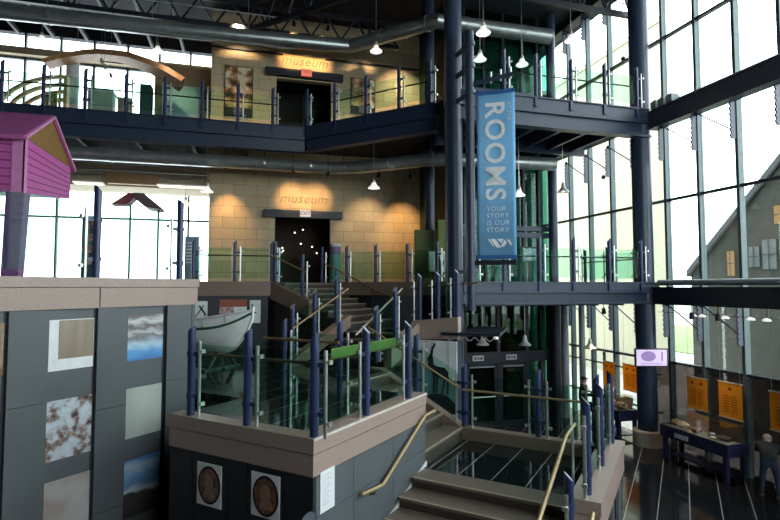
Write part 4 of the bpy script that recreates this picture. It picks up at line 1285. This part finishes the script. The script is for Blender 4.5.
# red roofed display on the second floor
rr = thing('roofed_display_stand', (-3.3, 18.5, Z2), 'small dark red pitched roof on two thin posts behind the second floor glass', 'display')
m = MB(); m.prism([V3(-4.12, 18.1, 7.42), V3(-3.62, 18.1, 7.80), V3(-3.30, 18.1, 7.80), V3(-3.62, 18.1, 7.46), V3(-3.72, 18.1, 7.42)], (0, .5, 0)); part('roof_front', m, REDROOF, rr)
m = MB(); m.prism([V3(-3.45, 18.0, 7.80), V3(-3.15, 18.0, 7.80), V3(-2.62, 18.0, 7.36), V3(-2.68, 18.0, 7.30), V3(-3.1, 18.0, 7.36), V3(-3.4, 18.0, 7.6)], (0, .9, 0)); part('roof_back', m, DKROOF, rr)
for x in (-3.60, -2.76):
    part('post', MB().tube([(x, 18.4, Z2), (x, 18.4, 7.45)], .035, 10), MULL, rr)
part('foot', MB().box(-3.9, -2.5, 18.2, 18.6, Z2, Z2 + .04), MULL, rr)
ex = thing('exhibit_case', (-4.65, 18, Z2 - .05), 'tall dark exhibit case with reddish contents behind a blue post', 'display case')
part('case', MB().box(-4.85, -4.48, 17.9, 18.3, Z2 - .05, 7.0), DKTEAL, ex)
m = MB()
for i in range(4):
    m.box(-4.80, -4.52, 17.86, 17.92, 5.5 + i * .36, 5.72 + i * .36)
part('shelf_goods', m, photo('case_goods', [(.4, (.12, .04, .03)), (.6, (.4, .25, .18))], 6), ex)
ex = thing('info_stand', (-1.75, 18.6, Z2), 'blue grey information panel standing beside the lower stone wall', 'panel')
part('board', MB().box(-1.95, -1.5, 18.6, 18.66, Z2 + .1, 6.5), pbr('panel_bluegrey', (.16, .24, .30), .5), ex)
m = MB()
for i in range(7):
    m.box(-1.9, -1.9 + .3 * random.uniform(.6, 1), 18.59, 18.6, 5.6 + i * .11, 5.64 + i * .11)
part('printed_line', m, PAPER, ex)
part('foot', MB().box(-2.0, -1.45, 18.5, 18.8, Z2, Z2 + .1), GREYC, ex)
ki = thing('info_kiosk', (3.25, 19.2, Z2), 'pale teal cylinder kiosk with purple top beside the lower museum doorway', 'kiosk')
part('drum', MB().tube([(3.25, 19.2, Z2), (3.25, 19.2, 6.02)], .2, 24), pbr('kiosk_teal', (.30, .50, .50), .4), ki)
part('purple_band', MB().tube([(3.25, 19.2, 6.02), (3.25, 19.2, 6.30)], .195, 24), pbr('kiosk_purple', (.20, .14, .30), .4), ki)
part('cap', MB().tube([(3.25, 19.2, 6.30), (3.25, 19.2, 6.40)], .2, 24), WHITE, ki)
# green boards, plant and sign board at the end of the stone wall
for x0, x1, y, z0, z1, mat, lab in ((5.55, 6.25, 16.7, Z2, 6.75, OLIVE, 'dark olive display board at the end of the stone wall'), (6.2, 6.98, 16.2, Z2, 7.05, pbr('olive_light', (.10, .14, .025), .7), 'brighter olive display board behind the tall column'), (5.75, 6.5, 15.9, Z2, 5.95, PALEGRN, 'pale green sign board before the olive boards')):
    t = thing('display_board', ((x0 + x1) / 2, y, z0), lab, 'display board')
    part('board', MB().box(x0, x1, y, y + .08, z0 + (.0 if mat is not PALEGRN else .35), z1), mat, t)
    part('foot', MB().box(x0 + .05, x1 - .05, y - .1, y + .2, z0, z0 + .03), BLACK, t)
    if mat is PALEGRN:
        part('leg', MB().box(x0 + .1, x0 + .15, y + .02, y + .06, z0, z0 + .4), BLACK, t); part('leg', MB().box(x1 - .15, x1 - .1, y + .02, y + .06, z0, z0 + .4), BLACK, t)
t = thing('potted_plant', (6.0, 15.55, Z2), 'dark spiky potted plant before the pale green sign board', 'plant')
part('pot', MB().lathe([(0, 0), (.12, 0), (.16, .28), (.13, .28), (0, .26)], (6.0, 15.55, Z2), 16), BLACK, t)
m = MB()
for i in range(14):
    a = i * 2.4; r_ = random.uniform(.1, .26); zt = random.uniform(.45, .72)
    b = V3(6.0, 15.55, Z2 + .24); tp = b + V3(r_ * math.cos(a), r_ * math.sin(a), zt); md_ = (b + tp) / 2 + DZ * .08
    sdv = V3(-math.sin(a), math.cos(a), 0) * .035
    m.faces([b - sdv * .4, b + sdv * .4, md_ + sdv, md_ - sdv, tp], [(0, 1, 2, 3), (3, 2, 4)])
part('leaves', m, DKGREEN, t)
t = thing('framed_picture', (9.0, 15.2, Z2), 'small framed picture on a stand near the second floor glass beyond the banner', 'picture')
part('frame', MB().box(8.72, 9.28, 15.2, 15.26, 5.62, 6.12), BLACK, t); part('picture', MB().box(8.77, 9.23, 15.18, 15.2, 5.67, 6.07), photo('stand_picture', [(.4, (.12, .2, .26)), (.6, (.5, .58, .62))], 5), t)
part('leg', MB().box(8.97, 9.03, 15.2, 15.25, Z2, 5.62), BLACK, t); part('foot', MB().box(8.8, 9.2, 15.1, 15.4, Z2, Z2 + .03), BLACK, t)
t = thing('entrance_canopy', (5.6, 13.0, 3.58), 'broad dark flat canopy fixed round the tall column before the entrance doors', 'canopy')
m = MB(); m.prism([V3(4.74, 12.26, 3.60), V3(5.95, 11.45, 3.60), V3(7.05, 13.15, 3.60), V3(6.5, 13.9, 3.60), V3(5.86, 13.1, 3.60), V3(5.36, 12.26, 3.60), V3(5.08, 11.98, 3.60)], (0, 0, .07)); part('deck', m, NAVYD, t)
for a, b in (((5.45, 12.2), (6.45, 13.75)), ((5.7, 11.8), (6.75, 13.4))):
    part('rib', MB().bar((*a, 3.57), (*b, 3.57), .05, .07), NAVYD, t)
m = MB()
for k in range(24):
    a = k / 23; m.bar((4.80 + 1.1 * a, 12.27 - .78 * a, 3.52 + .05 * math.sin(k * 1.5)), (4.80 + 1.1 * (a + .045), 12.27 - .78 * (a + .045), 3.52 + .05 * math.sin((k + 1) * 1.5)), .015, .02)
part('light_scallops', m, GREYC, t, 'pale scallops of light painted under the edge')  # scallops of light below the canopy, modelled as pale wavy strips
part('lamp', MB().lathe([(0, -.02), (.06, 0), (.05, .06), (0, .07)], (6.0, 11.75, 3.52), 12), SHADEL, t)

# ================================================================== GROUND FLOOR EXHIBITS
def orange(label, y0, y1, z0, z1, x=12.15):
    t = thing('orange_banner', (x, (y0 + y1) / 2, z0), label, 'banner', 'orange banners before the windows')
    part('cloth', MB().box(x, x + .012, y0, y1, z0, z1), ORANGE, t)
    for zb in (z1, z0 - .03):
        part('batten', MB().box(x - .012, x + .024, y0 - .02, y1 + .02, zb, zb + .03), pbr('batten_pale', (.5, .42, .3), .5) if 'batten_pale' not in MATS else MATS['batten_pale'], t)
    m = MB(); c = (y0 + y1) / 2; w = y1 - y0; hh = z1 - z0
    for i in range(7):
        zz = z0 + hh * (.16 + .075 * i)
        m.box(x - .004, x, c - w * .3, c - w * .04, zz, zz + .02); m.box(x - .004, x, c + w * .04, c + w * .3, zz, zz + .02)
    part('printed_line', m, ORINK, t)
    m = MB()
    for q in ((c - w * .22, c + w * .22) if 11.2 < y0 < 11.9 or y0 > 14 else (c,)):
        m = MB(); m.box(x - .005, x, q - .04, q + .04, z0 + hh * .80, z0 + hh * .88)
        part('printed_mark', m, pbr('orange_mark', (.12, .03, .005), .6) if 'orange_mark' not in MATS else MATS['orange_mark'], t)
    m = MB()
    for yy in (y0 + .05, y1 - .05):
        m.tube([(x + .006, yy, z1), (x + .006, yy, 4.3)], .004, 5)
    part('wire', m, CHROME, t)


orange('orange printed banner hung before the windows beyond the second pale column', 15.15, 15.68, 1.40, 2.2)
orange('orange printed banner hung behind the smaller display case, beside the thick column', 14.03, 14.73, 1.43, 2.25)
orange('orange printed banner with two columns of print behind the long blue case', 11.46, 12.13, 1.42, 2.26)
orange('widest orange printed banner, hung behind the corner of the long blue case', 10.43, 11.1, 1.42, 2.30)
orange('orange banner partly in view beside the bending person', 8.95, 9.7, 1.42, 2.3)


def case(label, x0, x1, y0, y1, zt):
    t = thing('display_case', ((x0 + x1) / 2, (y0 + y1) / 2, 0), label, 'display case')
    m = MB(); m.box(x0, x1, y0, y1, zt - .30, zt - .03); part('body', m, CASEB, t, bevel=.012)
    m = MB(); m.box(x0 + .05, x1 - .05, y0 + .05, y1 - .05, zt - .03, zt); part('bed', m, CASET, t)
    m = MB(); m.box(x0, x1, y0, y0 + .05, zt - .03, zt + .02); m.box(x0, x1, y1 - .05, y1, zt - .03, zt + .02); m.box(x0, x0 + .05, y0, y1, zt - .03, zt + .02); m.box(x1 - .05, x1, y0, y1, zt - .03, zt + .02)
    part('rim', m, CASEB, t)
    for x in (x0 + .08, x1 - .08):
        for y in (y0 + .12, y1 - .12):
            part('leg', MB().box(x - .05, x + .05, y - .05, y + .05, 0, zt - .3), CASEB, t)
    m = MB(); m.box(x0 + .2, x1 - .1, y0 + .15, y1 - .15, .12, .16); part('low_shelf', m, CASEB, t)
    g = MB(); g.box(x0 + .05, x0 + .06, y0 + .05, y1 - .05, zt + .02, zt + .42); g.box(x1 - .06, x1 - .05, y0 + .05, y1 - .05, zt + .02, zt + .42)
    g.box(x0 + .05, x1 - .05, y0 + .05, y0 + .06, zt + .02, zt + .42); g.box(x0 + .05, x1 - .05, y1 - .06, y1 - .05, zt + .02, zt + .42); g.box(x0 + .05, x1 - .05, y0 + .05, y1 - .05, zt + .42, zt + .43)
    part('glass_cover', g, CGLASS, t)
    part('name_plate', MB().box(x0 - .01, x0, (y0 + y1) / 2 + .1, (y0 + y1) / 2 + .55, zt - .22, zt - .1), PAPER, t)
    return t


case('long dark blue display case on legs with a glass cover, near the bending person', 11.38, 12.08, 10.2, 12.35, .92)
case('smaller dark blue display case beyond the thick navy column', 11.25, 12.0, 13.85, 15.3, .92)


def lump(label, p, rx, ry, rz, mat, seed, name='rock_specimen', cat='specimen', grp='specimens in the display cases'):
    random.seed(seed); m = MB(); m.ball(p + V3(0, 0, rz), rx, ry, rz, 12, 8)
    for v in m.bm.verts:
        v.co += (v.co - (p + DZ * rz)) * random.uniform(-.22, .12)
        v.co.z = max(v.co.z, p.z)
    return solo(name, m, mat, label, cat, grp)


B1 = .925
lump('brown stone at the far end of the long case', V3(11.72, 12.1, B1), .16, .14, .09, ROCK, 1)
lump('pale bone coloured specimen in the long case before the tilted card', V3(11.62, 11.75, B1), .10, .22, .10, BONE, 2)
lump('reddish stone near the middle of the long case', V3(11.66, 11.35, B1), .13, .14, .07, pbr('red_stone', (.25, .10, .07), .8), 3)
lump('small grey stone near the thick corner leg of the long case', V3(11.72, 10.95, B1), .08, .1, .06, GREYC, 4)
lump('dark angular stone at the viewer end of the long case', V3(11.72, 10.6, B1), .15, .2, .06, pbr('dark_stone', (.05, .045, .05), .6), 5)
lump('white flake lying on the dark stone in the long case', V3(11.62, 10.82, B1), .05, .09, .025, WHITE, 6)
lump('broad tan stone in the smaller case', V3(11.55, 14.12, B1), .18, .2, .12, ROCK, 7)
lump('pale tan stone heap in the smaller case', V3(11.52, 14.66, B1), .22, .2, .14, BONE, 8)
lump('small brown stone at the far end of the smaller case', V3(11.6, 15.05, B1), .14, .16, .12, ROCK, 9)
lump('rusty stone tucked at the back of the smaller case', V3(11.72, 14.39, B1), .07, .07, .08, MATS['red_stone'], 10)
for y0, y1, x, z1, mat, lab in ((11.25, 11.98, 11.93, 1.33, PINKC, 'pinkish tilted picture card standing in the long case'), (10.3, 11.2, 11.90, 1.31, pbr('case_backcard', (.075, .045, .035), .6, 0, .2), 'dark brown back card standing in the viewer end of the long case'), (14.0, 15.2, 11.85, 1.28, pbr('case_backcard_pale', (.34, .25, .19), .7, 0, .3, 6), 'mottled tan picture card standing at the back of the smaller case')):
    m = MB(); m.prism([V3(x, y0, B1), V3(x + .06, y0, z1), V3(x + .06, y1, z1), V3(x, y1, B1)], (.015, 0, 0))
    solo('picture_card', m, mat, lab, 'card', 'picture cards in the display cases')
m = MB(); m.tube([V3(11.46, 12.22, .945), (11.45, 11.8, .98), (11.47, 11.3, .945)], .018, 8)
solo('pale_stick', m, BONE, 'thin pale curved stick lying in the long case', 'stick')

# screen on the thick column
tv = thing('tv_screen', (11.66, 12.95, 2.4), 'small tv screen showing a lavender picture, fixed to the thick navy column', 'tv')
c0 = V3(11.66, 12.94, 2.71); rt = V3(.962, -.27, 0).normalized(); nv = V3(-.27, -.962, 0).normalized()
m = MB(); m.para(c0 - rt * .49 - DZ * .27 + nv * .0, rt * .98, nv * .07, DZ * .54); part('case', m, BLACK, tv, bevel=.01)
m = MB(); m.para(c0 - rt * .45 - DZ * .235 + nv * .071, rt * .90, nv * .004, DZ * .47); part('screen', m, MATS['screen_picture'], tv)
m = MB(); cc = c0 + nv * .077
m.prism([cc + rt * (-.1 + .22 * math.cos(a * PI / 16)) + DZ * (.04 + .15 * math.sin(a * PI / 16)) for a in range(32)], nv * .002)
m.para(cc + rt * .28 - DZ * .1, rt * .05, nv * .002, DZ * .26)
for i in range(2):
    m.para(cc - rt * .32 - DZ * (.165 + .03 * i), rt * .62, nv * .002, DZ * .012)
part('screen_drawing', m, SCREENI, tv)
m = MB(); m.bar(c0 - nv * .0, V3(11.9, 13.2, 2.71), .12, .12); part('mount', m, BLACK, tv)

# little lamp sensor balls hung in front of the windows
for x, y, z, zt, lab in ((11.5, 13.6, 12.05, ROOF, 'tiny dark ball hanging on a wire under the roof beside the thick column'), (11.3, 14.4, 8.4, Z3 - .35, 'tiny dark ball hanging on a wire under the third floor before the windows')):
    t = thing('hanging_sensor', (x, y, z), lab, 'sensor')
    part('ball', MB().ball((x, y, z), .07), NAVYD, t); part('wire', MB().tube([(x, y, z + .06), (x, y, zt)], .006, 5), NAVYD, t)
t = thing('track_lights', (12.0, 11.0, 4.1), 'thin wire with small clip lamps under the beam by the street windows', 'lights')
part('wire', MB().tube([(11.9, 8.0, 4.06), (11.9, 12.9, 4.06)], .008, 6), BLACK, t)
for y in (11.6, 11.3, 10.6, 9.9, 9.5):
    part('lamp', MB().lathe([(0, 0), (.09, 0), (.09, .03), (.05, .07), (0, .08)], (11.9, y, 3.99), 12), SHADEL, t)
    part('stem', MB().tube([(11.9, y, 4.05), (11.9, y, 4.3)], .008, 5), BLACK, t)


# ================================================================== PEOPLE
def skin_mesh(name, joints, edges):
    """one continuous surface grown over a skeleton"""
    names = list(joints)
    me = bpy.data.meshes.new(name)
    me.from_pydata([joints[n][0] for n in names], [(names.index(a), names.index(b)) for a, b in edges], [])
    o = link(name, me)
    md = o.modifiers.new('skin', 'SKIN'); md.use_smooth_shade = True
    for i, n in enumerate(names):
        sv = me.skin_vertices[0].data[i]; r = joints[n][1]
        sv.radius = r if isinstance(r, tuple) else (r, r); sv.use_root = (n == 'pelvis')
    sb = o.modifiers.new('smooth', 'SUBSURF'); sb.levels = 2; sb.render_levels = 2
    dg = bpy.context.evaluated_depsgraph_get()
    res = bpy.data.meshes.new_from_object(o.evaluated_get(dg))
    bpy.data.objects.remove(o)
    return res


def person(name, label, loc, face, J, mats, zones, hair):
    """J joints in the person's own frame: x to the right, y ahead, z up"""
    c, s_ = face.normalized().x, face.normalized().y
    def W(p):
        return V3(p[0] * s_ + p[1] * c, -p[0] * c + p[1] * s_, p[2])
    joints = {k: (W(p), r) for k, (p, r) in J.items()}
    edges = [('pelvis', 'waist'), ('waist', 'chest'), ('chest', 'neck'), ('neck', 'jaw'), ('jaw', 'head'), ('head', 'top')]
    for s in 'LR':
        edges += [('chest', 'sh' + s), ('sh' + s, 'el' + s), ('el' + s, 'wr' + s), ('wr' + s, 'ha' + s), ('pelvis', 'hip' + s), ('hip' + s, 'kn' + s), ('kn' + s, 'an' + s), ('an' + s, 'toe' + s)]
    me = skin_mesh(name, joints, edges)
    bm = bmesh.new(); bm.from_mesh(me)
    # fingers and thumb as tapered chains rooted in each palm
    mb = MB(); mb.bm = bm
    for s in 'LR':
        wr, ha = joints['wr' + s][0], joints['ha' + s][0]
        d = (ha - wr).normalized(); sd = d.cross(DZ); sd = sd.normalized() if sd.length > .1 else W((1, 0, 0)); dn = sd.cross(d).normalized()
        if dn.z > 0: dn = -dn
        for i, L in enumerate((.07, .078, .073, .058)):
            q = ha + sd * (-.03 + .02 * i) + d * .01
            mb.tube([q, q + d * L * .5 + dn * .008, q + d * L * .8 + dn * .03, q + d * L * .9 + dn * .05], [.010, .009, .008, .006], 8)
        q = wr + d * .03 - sd * .035
        mb.tube([q, q - sd * .025 + d * .03, q - sd * .02 + d * .06 + dn * .015], [.012, .010, .007], 8)
    # face: nose, ears, eyes
    hd = joints['head'][0]; jw = joints['jaw'][0]; up = (hd - jw).normalized(); fw = joints_face = W(J['_fwd'][0]) if '_fwd' in J else W((0, 1, 0))
    fw = (fw - up * fw.dot(up)).normalized(); sd = fw.cross(up)
    for e in (-1, 1):
        mb.ball(hd + sd * e * .078 - up * .015, .016, .022, .032, 8, 6)
        mb.ball(hd + sd * e * .032 + fw * .082 + up * .0, .013, .013, .012, 8, 6)
    mb.ball(hd + fw * .098 - up * .03, .016, .018, .026, 8, 6)
    mb.ball(hd + fw * .080 - up * .072, .026, .014, .009, 8, 6)
    for f in bm.faces:
        f.material_index = zones(f.calc_center_median(), joints)
        f.smooth = True
    bm.to_mesh(me); bm.free()
    for m_ in mats:
        me.materials.append(m_)
    root = thing(name, loc, label, 'person')
    o = link('body', me); o.parent = root
    hm = MB()
    if hair == 'cap':
        hm.ball(hd + up * .045, .098, .105, .085, 14, 8)
        hm.prism([hd + up * .04 + sd * (.075 * math.cos(a * PI / 8)) + fw * (.08 + .085 * math.sin(a * PI / 8)) for a in range(9)], up * .012)
    else:
        hm.ball(hd + up * .03 - fw * .015, .096, .096, .092, 14, 8)
    mesh = hm.mesh('hair', HAIR if hair != 'cap' else BLACK)
    ho = link('cap' if hair == 'cap' else 'hair', mesh); ho.parent = root
    for s in 'LR':
        an, toe = joints['an' + s][0], joints['toe' + s][0]
        sm = MB(); d = (toe - an); d.z = 0; d.normalize()
        b = V3(an.x, an.y, 0) - d * .07
        q = V3(-d.y, d.x, 0)
        sm.prism([b + q * .04, b + d * .2 + q * .05, b + d * .28 + q * .02, b + d * .28 - q * .02, b + d * .2 - q * .05, b - q * .04], DZ * .075)
        so = link('shoe', sm.mesh('shoe', SHOE)); so.parent = root; bevelled(so, .012)
    return root


def zone_a(p, j):
    if (p - j['head'][0]).length < .17 or (p - j['jaw'][0]).length < .10: return 0
    for s in 'LR':
        if (p - j['ha' + s][0]).length < .1: return 0
    if p.z < j['pelvis'][0].z + .01: return 2
    return 1


bend = {'pelvis': ((0, -.10, .90), (.155, .125)), 'waist': ((0, -.02, 1.06), (.155, .12)), 'chest': ((0, .24, 1.20), (.18, .14)), 'neck': ((0, .36, 1.24), .06), 'jaw': ((0, .43, 1.24), .068), 'head': ((0, .47, 1.29), .088), 'top': ((0, .49, 1.34), .07), '_fwd': ((0, .8, -.5), 0),
        'shL': ((-.19, .27, 1.19), .078), 'shR': ((.19, .27, 1.19), .078), 'elL': ((-.25, .42, .99), .055), 'elR': ((.25, .42, .99), .055), 'wrL': ((-.2, .48, .97), .034), 'wrR': ((.2, .48, .97), .034), 'haL': ((-.18, .56, .97), (.036, .022)), 'haR': ((.18, .56, .97), (.036, .022)),
        'hipL': ((-.10, -.10, .84), .105), 'hipR': ((.10, -.10, .84), .105), 'knL': ((-.15, -.02, .47), .068), 'knR': ((.15, -.02, .47), .068), 'anL': ((-.17, -.07, .09), .045), 'anR': ((.17, -.07, .09), .045), 'toeL': ((-.18, .08, .04), .035), 'toeR': ((.18, .08, .04), .035)}
stand = {'pelvis': ((0, 0, .95), (.15, .11)), 'waist': ((0, 0, 1.12), (.14, .105)), 'chest': ((0, .01, 1.34), (.17, .12)), 'neck': ((0, .02, 1.48), .055), 'jaw': ((0, .05, 1.54), .066), 'head': ((0, .05, 1.61), .086), 'top': ((0, .04, 1.67), .07),
         'shL': ((-.19, .0, 1.38), .07), 'shR': ((.19, .0, 1.38), .07), 'elL': ((-.25, .04, 1.10), .05), 'elR': ((.27, .10, 1.12), .05), 'wrL': ((-.22, .26, 1.05), .033), 'wrR': ((.20, .34, 1.22), .033), 'haL': ((-.2, .34, 1.06), (.036, .022)), 'haR': ((.17, .42, 1.25), (.036, .022)),
         'hipL': ((-.10, 0, .88), .10), 'hipR': ((.10, 0, .88), .10), 'knL': ((-.11, .02, .49), .066), 'knR': ((.11, .02, .49), .066), 'anL': ((-.12, -.02, .09), .044), 'anR': ((.12, -.02, .09), .044), 'toeL': ((-.13, .12, .04), .035), 'toeR': ((.13, .12, .04), .035)}
random.seed(3)
person('person', 'person in dark jacket and blue jeans bending over beside the long blue case', V3(11.66, 9.38, 0), V3(.75, .66, 0), bend, [SKIN, JACKET, JEANS], zone_a, 'hair').scale = (.93, .93, .93)
person('person', 'person in a dark cap and dark coat standing beyond the brass rail near the windows', V3(11.28, 15.7, 0), V3(.85, -.5, 0), stand, [SKIN, JACKET, BLACK], zone_a, 'cap')

# ================================================================== OUTSIDE THE GLASS
struct('exterior_ground', MB().box(12.9, 140, -60, 160, -.6, -.5), pbr('pavement', (.34, .33, .29), .9))
struct('exterior_lawn', MB().box(34, 58, -40, 130, -.5, -.45), GRASSM)
t = thing('neighbour_building', (26, 40, -.5), 'blank cream building wall across the street, seen through the windows', 'building')
part('wall', MB().prism([V3(22, 23, -.5), V3(34, 36.5, -.5), V3(34, 75, -.5), V3(22, 75, -.5)], (0, 0, 20.0)), CREAM, t)
part('parapet', MB().prism([V3(21.9, 22.9, 19.5), V3(34.1, 36.5, 19.5), V3(34.1, 75.1, 19.5), V3(21.9, 75.1, 19.5)], (0, 0, .3)), CREAM, t)
t = thing('gabled_wing', (19, 10, -.5), 'grey gabled wing outside with sloping roof edge, seen through the street windows', 'building')
gp = [V3(17, 16.6, -.5), V3(17, 16.6, 5.3), V3(17, 12.6, 9.1), V3(17, 8.4, 5.3), V3(17, 8.4, -.5)]
part('wall', MB().prism(gp, (9, 0, 0)), GABLE, t)
m = MB()
for a, b in ((V3(16.9, 16.75, 5.2), V3(16.9, 12.6, 9.2)), (V3(16.9, 8.25, 5.2), V3(16.9, 12.6, 9.2))):
    m.prism([a, b, b + DZ * .25, a + DZ * .25], (9.3, 0, 0))
part('roof', m, GABLET, t)
WARMREF = emis('warm_reflection', (1, .62, .28), .55)
PALEREF = pbr('pale_reflection', (.42, .46, .47), .3)
for y0, y1, z0, z1, mt in ((12.55, 13.15, 6.9, 7.5, WARMREF), (12.5, 13.0, 5.4, 6.4, PALEREF), (13.15, 13.6, 5.4, 6.4, PALEREF), (13.75, 14.1, 5.5, 6.2, PALEREF), (14.7, 14.95, 5.2, 6.1, WARMREF)):  # warm lamp and window reflections, painted here as glowing and pale panes
    w = part('window', MB().box(16.95, 17.0, y0, y1, z0, z1), mt, t)
    part('reflected_bar', MB().box(16.93, 16.95, (y0 + y1) / 2 - .02, (y0 + y1) / 2 + .02, z0, z1).box(16.93, 16.95, y0, y1, (z0 + z1) / 2 - .02, (z0 + z1) / 2 + .02), GABLET, w)
part('door', MB().box(16.94, 17.0, 12.3, 13.1, -.5, 2.3 + 1.0), pbr('pale_door', (.11, .105, .095), .6), t)

# ================================================================== LIGHT, CAMERA
w = bpy.data.worlds.new('sky'); scene.world = w; w.use_nodes = True
nt = w.node_tree
bg = nt.nodes['Background']
tc = nt.nodes.new('ShaderNodeTexCoord'); nz = nt.nodes.new('ShaderNodeTexNoise'); nz.inputs['Scale'].default_value = 2.2; nz.inputs['Detail'].default_value = 5
cr_ = nt.nodes.new('ShaderNodeValToRGB')
cr_.color_ramp.elements[0].position = .35; cr_.color_ramp.elements[0].color = (.80, .90, 1, 1)
cr_.color_ramp.elements[1].position = .65; cr_.color_ramp.elements[1].color = (1, 1, 1, 1)
nt.links.new(tc.outputs['Generated'], nz.inputs['Vector']); nt.links.new(nz.outputs['Fac'], cr_.inputs[0]); nt.links.new(cr_.outputs[0], bg.inputs['Color'])
bg.inputs['Strength'].default_value = 7.0

cam = bpy.data.cameras.new('camera'); cam.sensor_width = 36; cam.lens = 24.0; cam.clip_end = 400
co = link('camera', cam); co.location = (0, 0, 4.8)
co.rotation_euler = (math.radians(90) + math.atan(27 / 520), 0, math.radians(-15.6))
scene.camera = co
vs = scene.view_settings
vs.view_transform = 'Standard'; vs.look = 'None'; vs.gamma = 1; vs.exposure = 0.0; vs.use_curve_mapping = False
scene.cycles.use_denoising = True
scene.cycles.max_bounces = 10; scene.cycles.diffuse_bounces = 5; scene.cycles.glossy_bounces = 4; scene.cycles.transparent_max_bounces = 40
scene.cycles.caustics_reflective = False; scene.cycles.caustics_refractive = False
scene.cycles.sample_clamp_indirect = 4
